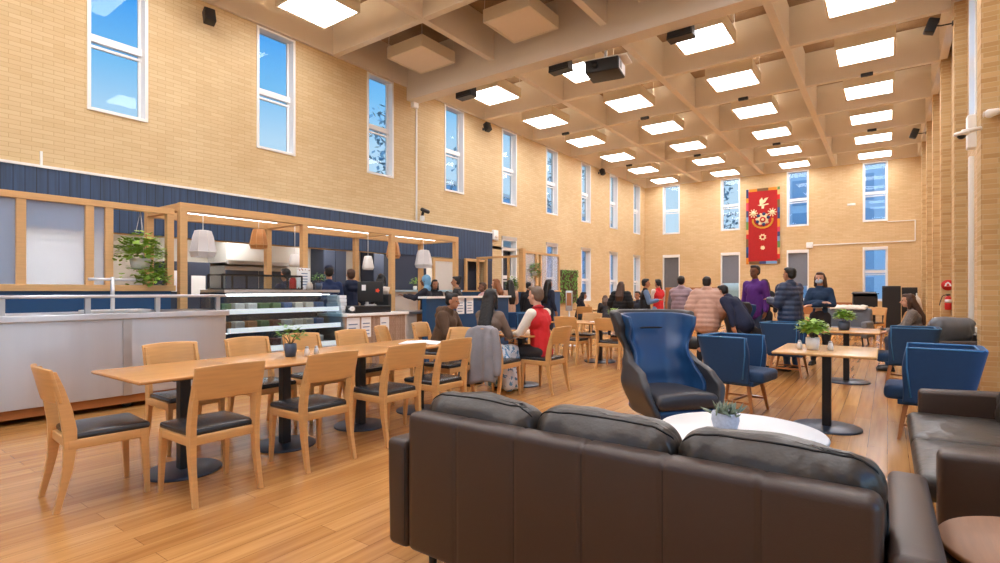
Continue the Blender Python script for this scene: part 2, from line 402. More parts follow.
# windows: frame + pane (structure)
wn = [0]
def window(u, z0, z1, side, tr, blind=None, solid=None, casing=.07):
    wn[0] += 1
    P = {'L': lambda a, b, c, d, e, f: (XL - b, XL - a, c, d, e, f), 'F': lambda a, b, c, d, e, f: (c, d, YF + a, YF + b, e, f),
         'R': lambda a, b, c, d, e, f: (XR + a, XR + b, c, d, e, f), 'B': lambda a, b, c, d, e, f: (c, d, YB - b, YB - a, e, f)}[side]
    w = tr[1] if isinstance(tr, tuple) else ww; trz = tr[0] if isinstance(tr, tuple) else tr
    f = MB(); A = lambda *q: f.b(*P(*q))
    u1 = u + w; c = casing
    A(-.025, .24, u, u + .05, z0, z1); A(-.025, .24, u1 - .05, u1, z0, z1)          # reveals
    A(-.025, .24, u + .05, u1 - .05, z0, z0 + .05); A(-.025, .24, u + .05, u1 - .05, z1 - .04, z1)
    for t in ([trz] if trz else []): A(.10, .2, u + .05, u1 - .05, t - .07, t + .05); A(.13, .19, u + .05, u1 - .05, t - .16, t - .12)
    A(.15, .2, u + .05, u + .09, z0 + .05, z1 - .04); A(.15, .2, u1 - .09, u1 - .05, z0 + .05, z1 - .04)
    A(.15, .2, u + .09, u1 - .09, z0 + .05, z0 + .1)
    fr = struct(f.obj('window_%d' % wn[0], M['white']))
    f = MB(); A(.17, .178, u + .09, u1 - .09, z0 + .1, z1 - .04)
    p = f.obj('pane', M['glass'], fr); p['kind'] = 'structure'
    if blind:
        f = MB(); A(-.03, .09, u + .0, u1, z1 - .02, z1 + .10); q = f.obj('blind_cassette', M['steel2'] if blind == 1 else M['white'], fr); q['kind'] = 'structure'
    if solid:
        f = MB(); A(.08, .09, u + .05, u1 - .05, solid[0], z1 - .02); q = f.obj('roller_blind', solid[1], fr); q['kind'] = 'structure'
    return fr
for y in WL + WLb: window(y, *W_Z, 'L', 5.55)
M['cassette'] = mat('grey blind cassette', (110, 112, 116), .5)
for y in WL[4:]:
    window(y, *L_Z, 'L', 1.85, blind=1)
M['blind_grey'] = mat('grey roller blind', (122, 128, 140), .7)
M['blind_dark'] = mat('dark grey roller blind', (104, 106, 110), .7)
for i, x in enumerate(WF):
    window(x, *W_Z, 'F', 5.55)
for i, x in enumerate(WF):
    s = [(0.05, M['blind_dark']), (1.75, M['blind_grey']), (1.6, M['blind_grey']), None][i]
    window(x, .0 if i == 0 else .93, 3.14, 'F', 2.2 if i == 3 else None, blind=2, solid=s)
for y in WR: window(y, *W_Z, 'R', 5.55)
for a, b in WRL: window(a, .35, 3.12, 'R', (2.2, b - a))
for a, b, z0, z1 in BK: window(a, z0, z1, 'B', (2.6, b - a))

# ------------------------------------------------------------------ outside world and lights
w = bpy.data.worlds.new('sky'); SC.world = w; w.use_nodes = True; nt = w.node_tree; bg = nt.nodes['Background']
tc = N(nt, 'ShaderNodeTexCoord'); sp = N(nt, 'ShaderNodeSeparateXYZ'); nt.links.new(tc.outputs['Generated'], sp.inputs[0])
rp = N(nt, 'ShaderNodeValToRGB'); e = rp.color_ramp.elements
e[0].position = 0; e[0].color = rgb((160, 160, 150)); e[1].position = 1; e[1].color = rgb((120, 172, 228))
for p, c in ((.02, (225, 238, 250)), (.25, (202, 230, 252)), (.33, (136, 202, 250)), (.43, (62, 164, 250))):
    q = e.new(p); q.color = rgb(c)
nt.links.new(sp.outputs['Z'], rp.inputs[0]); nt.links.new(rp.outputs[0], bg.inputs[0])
# unseen sky behind the viewer, over the piers, boosted to light the hall
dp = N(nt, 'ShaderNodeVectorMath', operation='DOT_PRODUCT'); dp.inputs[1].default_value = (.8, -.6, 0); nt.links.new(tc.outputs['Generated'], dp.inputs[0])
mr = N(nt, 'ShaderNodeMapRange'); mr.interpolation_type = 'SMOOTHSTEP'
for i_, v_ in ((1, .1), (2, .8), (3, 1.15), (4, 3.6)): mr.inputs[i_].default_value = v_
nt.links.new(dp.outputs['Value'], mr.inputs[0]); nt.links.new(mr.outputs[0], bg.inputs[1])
# ------------------------------------------------------------------ ceiling light boxes
def light_box(lit):
    t = empty('ceiling_light', label='x', cat='ceiling light')
    s, z0, z1 = .55, 0, .27
    m = MB()
    for a in (-1, 1): m.b(a * s - .02, a * s + .02, -s - .02, s + .02, z0, z1)
    for a in (-1, 1): m.b(-s + .02, s - .02, a * s - .02, a * s + .02, z0, z1)
    if not lit: m.b(-s, s, -s, s, z1 - .02, z1)
    m.obj('casing', M['lightbox'], t)
    MB().rbox((0, 0, .015), (2 * s - .05, 2 * s - .05, .02), .008).obj('diffuser', M['glow'] if lit else M['dull'], t)
    if lit: MB().b(-s + .1, s - .1, -s + .1, s - .1, z1 - .05, z1 - .03).obj('lamp_tray', M['glow_up'], t)
    for a in (-1, 1):
        for b in (-1, 1): MB().tube([(a * s, b * s, z1 - .01), (a * s * .96, b * s * .96, .835)], .004, 5).obj('hanging_wire', M['white'], t)
    return t
CX = [-9.07, -6.19, -3.30, -.42]
RY = [G0 + BAY * (k + .5) for k in range(-2, 9)]
colw = ['column nearest window wall', 'second column from window wall', 'third column from window wall', 'column nearest piers']
roww = {1: 'level with the near sofa', 2: 'over the stainless counter', 3: 'over the food case', 4: 'just before the deep beam', 5: 'first row past the deep beam', 6: 'second row past the deep beam', 7: 'third row past the deep beam', 8: 'fourth row past the deep beam', 9: 'fifth row past the deep beam', 10: 'row closest to the far wall'}
proto = {True: None, False: None}
for r, y in enumerate(RY):
    for c, x in enumerate(CX):
        lit = not (r == 4 and c in (0, 1, 2))
        if y > YF - 1: continue
        lab = ('lit' if lit else 'unlit') + ' square ceiling light, ' + colw[c] + ', ' + roww.get(r, 'over the entrance end')
        if proto[lit] is None:
            o = proto[lit] = light_box(lit); o.location = (x, y, 6.90); o['label'] = lab; o['group'] = 'square ceiling lights' if lit else 'unlit ceiling light boxes'
        else: dup(proto[lit], (x, y, 6.90), None, lab, 'square ceiling lights' if lit else 'unlit ceiling light boxes')

# ------------------------------------------------------------------ things on walls and ceiling
def speaker(x, y, z, rz, label, tilt=.35, s=1.0, arm=(0, 0, 0)):
    t = empty('wall_speaker', (x, y, z), rz, label, 'speaker', 'small black speakers')
    mx = T((0, 0, 0), (tilt, 0, 0))
    m = MB(); m.rbox((0, 0, 0), (.19 * s, .17 * s, .27 * s), .015)
    m.v = [tuple(mx @ Vector(v)) for v in m.v]; m.obj('cabinet', M['blackp'], t)
    g = MB().rbox((0, .087 * s, 0), (.16 * s, .012, .24 * s), .004); g.v = [tuple(mx @ Vector(v)) for v in g.v]; g.obj('grille', M['black'], t)
    L_ = (.2 * s if abs(x) > 5 else XI - x - .01); MB().tube([(0, -.06 * s, 0), (0, -.14 * s, -.02), (0, -L_, -.02)], .015).rbox((0, -L_, -.02), (.07, .02, .09), .006).obj('bracket', M['black'], t)
    return t
speaker(-10.28, 4.9, 6.5, R(-100), 'black speaker high on brick wall between the two nearest windows')
speaker(-10.28, 13.5, 6.57, R(-100), 'black speaker high on window wall, beside the fifth tall window')
speaker(-10.28, 21.95, 6.67, R(-100), 'black speaker high on window wall, nearest the far corner')
def zat(px, py, z):
    f, th = 534.1, R(35.954); u = (px - 500) / f; t = (1.36 - z) * f / (py - 291.1)
    return ((-math.sin(th) + u * math.cos(th)) * t, (math.cos(th) + u * math.sin(th)) * t)
speaker(.70, 13.45, 6.55, R(95), 'black speaker bracketed high on the second brick pier', s=1.0)
speaker(.72, 22.25, 6.55, R(95), 'black speaker bracketed on a distant brick pier', s=1.1)
for x, y, lab in ((-8.85, 10.72, 'nearest the window wall'), (-6.05, 10.72, 'left of the projector'), (-3.32, 10.72, 'right of the projector')):
    t = empty('beam_speaker', (x, y, 6.5), R(180), 'black wedge speaker hung on the deep beam, ' + lab, 'speaker', 'speakers on the deep beam')
    MB().prism([(-.19, -.1), (.19, -.1), (.16, .13), (-.16, .13)], -.11, .12).obj('cabinet', M['blackp'], t, bevel=.01)
    MB().b(-.17, .17, .12, .135, -.08, .11).obj('grille', M['black'], t)
    MB().b(-.04, .04, -.06, .06, .13, .35).obj('bracket', M['black'], t); t.scale = (1.35, 1.2, 1.3)
# projector
t = empty('projector', (-5.05, 10.92, 6.25), R(10), 'black ceiling projector with white label hanging below the deep beam', 'projector')
MB().rbox((0, 0, 0), (.62, .52, .24), .03).obj('casing', M['blackp'], t)
MB().tube([(-.12, -.25, .01), (-.12, -.31, .01)], .06, 20).obj('lens', M['black'], t)
MB().b(.30, .316, -.2, .22, -.09, .09).obj('side_label', M['paper'], t)
m = MB(); m.b(.316, .318, -.16, -.12, -.07, .07); m.b(.316, .318, -.1, -.06, -.07, .07); m.obj('label_bars', M['black'], t); t.scale = (1.2, 1.2, 1.2)
MB().b(-.38, .42, -.12, .34, .17, .19).obj('mount_plate', M['white'], t)
MB().tube([(0, .05, .1), (0, .05, .66)], .03).obj('drop_rod', M['steel2'], t)
# small black sensors on ribs
k = 0
for px, py, lab in ((646, 119, 'rib in front of the second lit row, second column'), (567, 135, 'rib near the window wall'), (744, 100, 'rib above the hall middle'), (867, 75, 'rib near the piers'), (872, 130, 'far rib near the piers'), (630, 166, 'far rib near the window wall'), (698, 156, 'far rib, middle of hall'), (777, 145, 'far rib before the red banner')):
    x, y = zat(px, py, 6.83)
    j = min(ribsY, key=lambda q: abs(q - y)); x = x * j / y
    t = empty('ceiling_sensor', (x, j - .10, 6.84), 0, 'small black sensor box under ceiling ' + lab, 'sensor', 'ceiling sensors')
    MB().rbox((0, 0, 0), (.26, .10, .08), .015).obj('housing', M['blackp'], t)
    MB().tube([(0, 0, -.05), (0, 0, -.035)], .02, 10).obj('lens', M['black'], t)
# wall conduits and boxes
tag(MB().b(XL, XL + .035, 10.52, 10.56, 3.3, 6.4).obj('conduit', M['white']), 'white vertical conduit on window wall from deep beam to navy cladding', 'conduit')
t = empty('wall_camera', (-10.4, 10.68, 3.5), R(-90), 'black security camera with white base above the navy cladding', 'camera')
MB().rbox((0, 0, -.13), (.11, .1, .14), .02).obj('mount', M['white'], t)
m = MB().cap((0, 0, -.05), .035, (.0, .03, .03), .04); m.cap((-.1, .12, .05), .055, (.1, .1, .09), .055); m.obj('body', M['blackp'], t)
t = empty('sensor_box', (-10.46, 14.15, 3.2), R(-90), 'white square motion sensor on brick beside end of navy cladding', 'sensor')
MB().rbox((0, 0, 0), (.28, .09, .34), .03).obj('housing', M['white'], t)
MB().ell((0, .05, -.05), (.06, .02, .05)).obj('lens', M['offwhite'], t)
tag(MB().b(XL, XL + .03, 2.48, 2.51, 3.24, 3.50).obj('conduit', M['white']), 'short white conduit stub rising above navy cladding near the first window', 'conduit')
m = MB(); m.b(-2.7, .93, YF - .04, YF - .005, 3.40, 3.44); m.b(.9, .94, YF - .04, YF - .005, 3.44, 4.28); m.b(.0, .9, YF - .04, YF - .005, 4.25, 4.28)
tag(m.obj('conduit', M['white']), 'long white surface conduit across the far wall beneath the last window', 'conduit')
tag(MB().rbox((-2.83, YF - .05, 3.42), (.26, .1, .26), .02).obj('sensor_box', M['white']), 'white square junction box on far wall right of the red banner', 'junction box')
tag(MB().tube([(-1.3, YF, 5.07), (-1.3, YF - .25, 5.07)], .03).rbox((-1.25, YF - .27, 5.07), (.3, .08, .09), .02).obj('wall_lamp', M['white']), 'small white lamp arm on far wall left of the last upper window', 'lamp')

# dome camera and lamp on the nearest pier
t = empty('dome_camera', (XI - .0, 9.68, 3.50), 0, 'white dome security camera on arm at the nearest brick pier', 'camera')
MB().tube([(.0, .02, .12), (-.14, -.02, .1), (-.34, -.1, .05)], [.05, .05, .07]).lathe([(.02, .06), (.14, .05), (.15, 0), (.12, -.03), (.02, -.03)], c=(-.36, -.1, .0)).obj('housing', M['white'], t)
MB().ell((-.36, -.1, -.03), (.085, .085, .08)).obj('dome', M['black'], t); t.scale = (.58, .58, .58)
t = empty('pier_lamp', (1.17, 9.70, 3.74), 0, 'small white bullet lamp on the face of the nearest brick pier', 'lamp')
MB().cap((-.06, -.06, 0), .06, (.06, -.06, .02), .035).tube([(0, 0, 0), (0, -.07, 0)], .02).obj('housing', M['white'], t)
MB().ell((-.12, -.06, -.005), (.012, .04, .04)).obj('lens', M['offwhite'], t)
m = MB(); m.rbox((1.13, 11.8, 2.1), (.07, .07, 3.0), .015); m.rbox((1.12, 11.78, .62), (.16, .18, .3), .02)
tag(m.obj('drain_pipe', M['white']), 'white boxed pipe running down wall behind the nearest pier', 'pipe')
m = MB(); m.rbox((1.13, 11.8, 4.0), (.12, .22, .55), .02)
tag(m.obj('trunking_box', M['white']), 'white trunking box at top of the boxed pipe behind nearest pier', 'box')
# fire point on the third pier
fx, fy = 1.125, 16.4
t = empty('fire_extinguisher', (fx + .03, fy - .07, 1.10), 0, 'red fire extinguisher with black hose hung on a brick pier', 'fire extinguisher')
MB().lathe([(.01, -.28), (.085, -.27), (.095, -.25), (.095, .12), (.07, .19), (.03, .22), (.01, .22)], 20).obj('cylinder', M['red'], t)
MB().lathe([(.0965, -.02), (.0965, .1)], 20).obj('label_band', M['paper'], t)
MB().tube([(0, 0, .22), (-.05, -.03, .27), (-.16, -.04, .22), (-.22, -.04, .02), (-.24, -.04, -.12)], .014).obj('hose', M['black'], t)
MB().box((0, 0, .26), (.12, .04, .05)).obj('valve', M['black'], t)
t.scale = (.66, .66, .66)
t = empty('fire_sign', (fx + .03, fy - .012, 1.50), 0, 'round red fire safety sign above the extinguisher', 'sign')
m = MB(); m.tube([(0, .01, 0), (0, -.005, 0)], .19, 28); m.obj('disc', M['red'], t)
m = MB(); m.prism([(-.1, -.04), (.1, -.04), (.07, .06), (0, .12), (-.07, .06)], -.009, -.006); m.obj('symbol', M['paper'], t)
m = MB(); m.prism([(-.05, -.03), (.05, -.03), (.03, .03), (0, .07), (-.03, .03)], -.012, -.0095); m.obj('symbol_core', M['red'], t)
t.scale = (.66, 1, .66)

# ------------------------------------------------------------------ banner on the far wall
t = empty('banner', (-4.745, YF - .05, 4.42), 0, 'tall red wall hanging with cream crest and patchwork border on the far wall', 'banner')
BW, BH = 1.44, 3.56
M['ban'] = mat('red felt', (176, 30, 30), .85, var=.25, scale=25)
M['cream'] = mat('cream felt', (240, 222, 178), .85); M['gold'] = mat('gold felt', (214, 150, 44), .8)
MB().b(-BW / 2 + .09, BW / 2 - .09, -.02, .02, -BH / 2 + .12, BH / 2 - .12).obj('field', M['ban'], t)
pc = [(46, 64, 104), (206, 40, 36), (120, 160, 200), (226, 140, 40), (120, 90, 56), (100, 140, 76), (208, 70, 90), (36, 84, 140), (230, 170, 110), (66, 70, 110)]
PM = [mat('patch cloth %d' % i, c, .85) for i, c in enumerate(pc)]
k = 0
for side in (-1, 1):
    z = -BH / 2
    while z < BH / 2 - .01:
        h_ = min(random.choice((.22, .3, .38)), BH / 2 - z)
        MB().b(side * BW / 2 - (side > 0) * .1, side * BW / 2 + (side < 0) * .1, -.03, .02, z, z + h_).obj('border_patch', PM[(k * 7 + 3) % 10], t); z += h_; k += 1
for zz, seq in ((1, (3, 4, 3)), (-1, (4, 9, 2))):
    x = -BW / 2 + .13; ws = (.35, .48, .35) if zz > 0 else (.45, .28, .45)
    for w_, c_ in zip(ws, seq):
        MB().b(x, x + w_, -.03, .02, zz * BH / 2 - (zz > 0) * .13, zz * BH / 2 + (zz < 0) * .13).obj('border_patch', PM[c_], t); x += w_
def disc(cx, cz, r, mt, y=-.03, name='emblem_disc', n=20): MB().tube([(cx, -.018, cz), (cx, y, cz)], r, n).obj(name, mt, t)
m = MB()   # bird crest
m.prism([(-.22, 1.0), (-.02, 1.02), (.1, 1.02), (.22, 1.05), (.27, 1.0), (.06, .96), (-.12, .95)], -.045, -.02)
m.prism([(-.12, 1.0), (.0, 1.04), (.1, 1.1), (.24, 1.32), (.1, 1.3), (.02, 1.2), (-.03, 1.34), (-.14, 1.22)], -.045, -.02)
m.prism([(-.05, .82), (.05, .82), (.07, .96), (-.05, .96)], -.045, -.02); m.obj('crest_bird', M['cream'], t)
for sx in (-1, 1):
    m = MB()
    for q in range(9):
        a = q * .7; m.prism([(sx * .40 + .19 * math.cos(a + d_) * r_, .62 + .2 * math.sin(a + d_) * r_) for d_, r_ in ((-.2, .3), (-.12, 1), (.12, 1.0), (.2, .3))], -.045, -.02)
    m.tube([(sx * .40, -.02, .62), (sx * .4, -.05, .62)], .1, 12); m.obj('crest_plume', M['cream'], t)
m = MB()
for q in range(11): a = PI + PI * q / 10; m.box((.42 * math.cos(a), -.035, .28 + .36 * math.sin(a)), (.14, .03, .08), rot=(0, -(a + PI / 2), 0))
m.obj('crest_ribbon', M['gold'], t)
disc(0, .3, .24, M['cream'], -.032, 'shield'); disc(0, .3, .13, M['ban'], -.04, 'shield_centre'); disc(0, .3, .06, M['cream'], -.05, 'shield_boss')
for a in (.3, 1.35, 2.4, 3.6, 4.9): disc(.25 * math.cos(a), .32 + .25 * math.sin(a), .075, PM[0], -.046, 'blue_dot')
for a in (.9, 1.9, 3.1, 4.2, 5.6): disc(.26 * math.cos(a), .32 + .25 * math.sin(a), .05, M['cream'], -.05, 'cream_dot')
for cz, r_ in ((-.52, .17), (-1.02, .11)):
    m = MB(); m.prism([(r_ * (1 if q % 2 else .68) * math.cos(q * PI / 8), cz + r_ * (1 if q % 2 else .68) * math.sin(q * PI / 8)) for q in range(16)], -.04, -.02); m.obj('flower', M['cream'], t)
disc(0, -.52, .07, M['ban'], -.05, 'flower_centre')

# ------------------------------------------------------------------ outside: trees and neighbouring buildings
M['bark'] = mat('tree bark', (140, 140, 144), .9); M['needle'] = mat('conifer foliage', (150, 178, 190), .9, var=.3, scale=3)
def tree(x, y, h_, r_, label, dens=26, seed=1):
    random.seed(seed); t = empty('tree', (x, y, -.2), 0, label, 'tree', 'trees outside the windows')
    m = MB(); m.tube([(0, 0, 0), (.05, .03, h_ * .5), (0, 0, h_)], [.22, .14, .03], 8)
    tips = []
    for i in range(dens):
        z = h_ * (.2 + .78 * i / dens); a = i * 2.4; L = r_ * (1 - .75 * i / dens) * random.uniform(.7, 1.1)
        p = (L * math.cos(a), L * math.sin(a), z + L * .25); m.tube([(0, 0, z), (p[0] * .5, p[1] * .5, z + L * .05), p], [.05, .03, .012], 5); tips.append((p, z))
    m.obj('trunk', M['bark'], t)
    m = MB()
    for p, z in tips:
        for q in range(26):
            f_ = random.uniform(.25, 1.05); c = (p[0] * f_ + random.gauss(0, .22), p[1] * f_ + random.gauss(0, .22), z + (p[2] - z) * f_ + random.gauss(0, .2))
            d1 = Vector((random.gauss(0, 1), random.gauss(0, 1), random.gauss(0, 1))).normalized() * .16; d2 = d1.cross(Vector((random.random(), .3, 1))).normalized() * .09
            c = Vector(c); m.add([c - d1, c + d2, c + d1, c - d2], [(0, 1, 2, 3)])
    fo = m.obj('foliage', M['needle'], t); random.seed(7)
tree(-19, 17.5, 10.5, 3.0, 'tall conifer outside the third and fourth tall windows', 30, 2)
tree(-20, 24.5, 10.0, 3.2, 'conifer outside the fifth tall window', 30, 3)
tree(-18, 32, 12.5, 3.6, 'conifer outside the furthest windows of the window wall', 32, 4)
tree(-9.3, 37, 10.5, 2.6, 'conifer beyond the far wall left of the banner', 30, 5)
def building(x0, x1, y0, y1, h_, label, col, nx, nz, face):
    t = empty('building', ((x0 + x1) / 2, (y0 + y1) / 2, -.2), 0, label, 'building', 'buildings outside')
    hx, hy = (x1 - x0) / 2, (y1 - y0) / 2
    MB().b(-hx, hx, -hy, hy, 0, h_).obj('wall', mat(label[:20], col, .8), t)
    MB().b(-hx - .2, hx + .2, -hy - .2, hy + .2, h_, h_ + .3).obj('roof', M['offwhite'], t)
    for j in range(nz):
        z = .8 + j * (h_ - .6) / nz
        for i in range(nx):
            m = MB()
            if face == 'S':
                a = -hx + (i + .2) * 2 * hx / nx; b_ = a + 1.2 * hx / nx; m.b(a, b_, -hy - .04, -hy + .02, z, z + 1.6)
            else:
                a = -hy + (i + .2) * 2 * hy / nx; b_ = a + 1.2 * hy / nx; m.b(hx - .02, hx + .04, a, b_, z, z + 1.6)
            m.obj('window', M['bglass'], t)
M['bglass'] = mat('blue reflecting window', (168, 186, 206), .4)
building(-5.5, 8, 39, 47, 11, 'pale office building with window bands beyond the far wall', (222, 228, 236), 5, 5, 'S')
building(-40, -28, 30, 66, 10, 'slate blue building beyond the trees', (150, 186, 214), 9, 4, 'E')
struct(MB().b(-60, 40, -20, 80, -.6, -.21).obj('floor_outside', mat('outside ground', (120, 118, 108), .9)))
# ------------------------------------------------------------------ servery recess behind the window wall
KX = -13.1
struct(MB().b(KX - .2, KX, 1.2, 16.0, 0, 3.4).obj('wall_servery', M['tile']))
m = MB(); m.b(KX, XL - .27, 1.2, 1.35, 0, 3.4); m.b(KX, XL - .27, 12.4, 12.55, 0, 3.4); m.b(KX, XL - .27, 15.9, 16.05, 0, 3.4); struct(m.obj('wall_servery_side', M['offwhite']))
struct(MB().b(KX - .2, XL - .0, 1.2, 16.05, 2.75, 2.85).obj('ceiling_servery', M['offwhite']))
struct(MB().b(KX - .01, XL - .28, 12.56, 15.9, .0, 2.75).obj('wall_corridor', M['navy_dark']))
for i, y in enumerate((3.2, 6.0, 8.8, 11.2)):
    t = empty('servery_ceiling_light', (-11.9, y, 2.72), 0, 'linear lamp on servery ceiling, ' + ('nearest', 'second', 'third', 'furthest')[i] + ' along the kitchen', 'ceiling light', 'servery ceiling lamps')
    MB().b(-.3, .3, -.6, .6, -.02, .03).obj('housing', M['white'], t); MB().b(-.27, .27, -.57, .57, -.03, -.021).obj('diffuser', M['kitchen_lamp'], t)
# navy boarded fascia over the opening with white capping
m = MB(); m.b(XL - .02, XL + .06, .2, 13.97, 2.34, 3.24)
fa = struct(m.obj('wall_fascia', M['navy_panel']))
m = MB(); m.b(XL - .02, XL + .08, .2, 13.97, 3.24, 3.28); struct(m.obj('trim_2', M['white']))
m = MB(); m.b(XL, XL + .05, 12.3, 12.6, 0, 2.34); m.b(XL, XL + .05, 13.55, 13.97, 0, 2.34); m.b(XL - .25, XL + .04, 9.6, 10.9, 1.0, 2.34); m.b(XL, XL + .05, .2, 2.2, 0, 2.34); struct(m.obj('wall_navy_lining', M['navy_dark']))
# timber door leaf with obscured pane, and door frames
t = empty('door_1', (XL + .09, 11.6, 0), R(90)); struct(t)
m = MB()
for x in (-.45, .45): m.b(x - .04, x + .04, -.03, .03, 0, 2.3)
m.b(-.41, .41, -.03, .03, 2.22, 2.3); m.b(-.41, .41, -.03, .03, 0, .12); struct(m.obj('door_frame', M['oak'], t))
struct(MB().b(-.41, .41, -.012, .012, .12, 2.22).obj('door_panel', M['offwhite'], t))
m = MB()
for y in (12.58, 13.57): m.b(XL + .03, XL + .12, y - .045, y + .045, 0, 2.36)
m.b(XL + .03, XL + .12, 12.62, 13.53, 2.28, 2.36); struct(m.obj('door_2', M['oak']))

M['hood'] = mat('polished hood steel', (226, 226, 226), .35, metal=.4, var=.12, scale=1.5)
# pale tall cupboards, hood and equipment against the servery back wall
def block(name, x0, x1, y0, y1, z0, z1, mt, label, cat, bevel=.008, group=None):
    t = empty(name, ((x0 + x1) / 2, (y0 + y1) / 2, z0), 0, label, cat, group)
    hx, hy = (x1 - x0) / 2, (y1 - y0) / 2
    MB().b(-hx, hx, -hy, hy, 0, z1 - z0).obj('body', mt, t, bevel=bevel); return t, hx, hy, z1 - z0
t, hx, hy, h_ = block('extractor_hood', KX + .02, -12.2, 6.2, 8.3, 2.02, 2.68, M['hood'], 'wide brushed steel extractor hood over the cooking line', 'extractor hood')
MB().b(hx - .01, hx + .03, -hy, hy, -.04, .05).obj('lip', M['steel'], t)
for i, (y0, y1, mt, lb) in enumerate(((9.0, 9.75, M['navy_dark'], 'tall dark navy cupboard between pale tiled walls in the servery'), (10.75, 12.3, M['navy_dark'], 'wide dark navy cupboard at the far end of servery back wall'))):
    t, hx, hy, h_ = block('tall_cupboard', KX + .02, KX + .6, y0, y1, 0, 2.6, mt, lb, 'cupboard')
    for s in (-1, 1):
        d = MB().b(hx, hx + .02, s * hy / 2 - hy / 2 + .01, s * hy / 2 + hy / 2 - .01, .08, 2.5).obj('door', mt, t)
        MB().b(hx + .02, hx + .045, s * .06 - .01, s * .06 + .01, 1.0, 1.3).obj('handle', M['steel2'], d)
t, hx, hy, h_ = block('glass_fridge', KX + .02, KX + .7, 6.25, 7.9, 0, 1.95, M['steel2'], 'steel double door fridge standing beneath the extractor hood', 'fridge')
for s in (-1, 1):
    d = MB().b(hx, hx + .03, s * hy / 2 - hy / 2 + .02, s * hy / 2 + hy / 2 - .02, .15, 1.85).obj('door', M['pot_b'], t); MB().b(hx + .03, hx + .06, s * .05 - .012, s * .05 + .012, .8, 1.2).obj('handle', M['steel'], d)
t, hx, hy, h_ = block('upright_freezer', KX + .02, KX + .75, 5.0, 5.9, 0, 2.0, M['navy_dark'], 'dark freezer with white notices in the servery behind first pendant', 'freezer')
for q in range(2): MB().b(hx, hx + .012, -.35 + .4 * q, -.05 + .4 * q, 1.35 - .1 * q, 1.8 - .1 * q).obj('notice', M['paper'], t)
MB().b(hx, hx + .03, -hy + .03, hy - .03, .15, 1.2).obj('door', M['navy_dark'], t)
# serving hatch seen through the screen
t = empty('serving_hatch', (KX + .02, 3.35, 1.3), R(-90), 'white framed serving hatch in the servery back wall behind glass screen', 'hatch')
m = MB(); 
for x in (-.5, .5): m.b(x - .04, x + .04, -.03, .05, 0, 1.05)
m.b(-.54, .54, -.03, .05, 1.05, 1.13); m.b(-.54, .54, -.03, .12, -.06, 0); m.obj('frame', M['white'], t)
MB().b(-.46, .46, -.01, .0, 0, 1.05).obj('shutter', M['paper'], t)
t = empty('kitchen_shelf_unit', (-12.7, 2.05, 0), 0, 'pale slatted shelf unit at left end of servery', 'shelf unit')
for z in [.3 + .22 * q for q in range(9)]: MB().b(-.25, .3, -.6, .5, z, z + .03).obj('shelf', M['white'], t)
for a in (-.25, .28):
    for b_ in (-.6, .48): MB().b(a, a + .03, b_, b_ + .03, 0, 2.1).obj('post', M['steel2'], t)
# work bench of the servery with appliances
t, hx, hy, h_ = block('servery_bench', -12.3, -11.65, 2.2, 8.2, .82, .9, M['steel2'], 'long steel work bench along the servery back wall', 'bench')
for q in range(5):
    for s in (-1, 1): MB().b(s * .28 - .02, s * .28 + .02, -hy + .1 + q * 1.42, -hy + .14 + q * 1.42, -.82, 0).obj('leg', M['steel2'], t)
def jar(x, y, z, r_, h2, mt, name, label, cat, grp=None, lid=None):
    t = empty(name, (x, y, z), 0, label, cat, grp)
    MB().lathe([(.005, 0), (r_, .005), (r_, h2 * .75), (r_ * .7, h2 * .92), (r_ * .7, h2)], 16).obj('body', mt, t)
    MB().lathe([(r_ * .74, h2 * .96), (r_ * .74, h2 * 1.05), (.005, h2 * 1.05)], 16).obj('lid', lid or M['white'], t); return t
for i, (y, mt, h2, lb) in enumerate(((2.9, M['pot_w'], .32, 'white'), (3.35, M['steel2'], .42, 'tall steel'), (3.75, M['steel2'], .3, 'short steel'), (4.2, M['pot_b'], .34, 'blue grey'))):
    jar(-12.05, y, .9, .16, h2, mt, 'stock_pot', lb + ' stock pot on the servery bench behind glass screen', 'pot', 'pots on the servery bench')

# rear chilled bench with pale blue top
t, hx, hy, h_ = block('rear_counter', -10.1, -9.45, 8.7, 11.2, 0, 1.34, M['steel2'], 'pale serving counter behind the second cash point with lit blue white top', 'counter')
MB().b(-hx - .02, hx + .04, -hy - .02, hy + .02, h_, h_ + .05).obj('worktop', mat('pale blue worktop', (186, 220, 240), .3), t)
for q in range(3): MB().b(hx, hx + .015, -hy + .06 + q * .8, -hy + .8 + q * .8, .12, 1.22).obj('door', M['offwhite'], t)

# ------------------------------------------------------------------ stainless mobile counter
SX = -7.1
t = empty('serving_counter', (0, 0, 0), 0, 'long stainless steel serving counter on castors with tray rail at left', 'counter')
m = MB(); m.b(SX - .9, SX, -.4, 3.6, .16, 1.04); m.obj('body', M['steel'], t, bevel=.006)
m = MB(); m.b(SX - .93, SX + .04, -.42, 3.63, 1.04, 1.11); m.obj('worktop', M['steel'], t, bevel=.008)
for y in (.35, 2.42): m = MB().b(SX, SX + .012, y, y + .09, .16, 1.04); m.obj('joint_strip', M['steel2'], t)
MB().b(SX - .85, SX - .05, -.38, 3.58, .06, .16).obj('plinth', M['walnut'], t)
m = MB().rbox((SX - .06, 1.55, 1.30), (.15, 4.1, .035), .012); m.obj('tray_rail', M['steel'], t)
for y in (.1, 1.37, 2.08, 2.78, 3.5): MB().b(SX - .09, SX - .05, y, y + .05, 1.11, 1.285).obj('rail_bracket', M['steel2'], t)
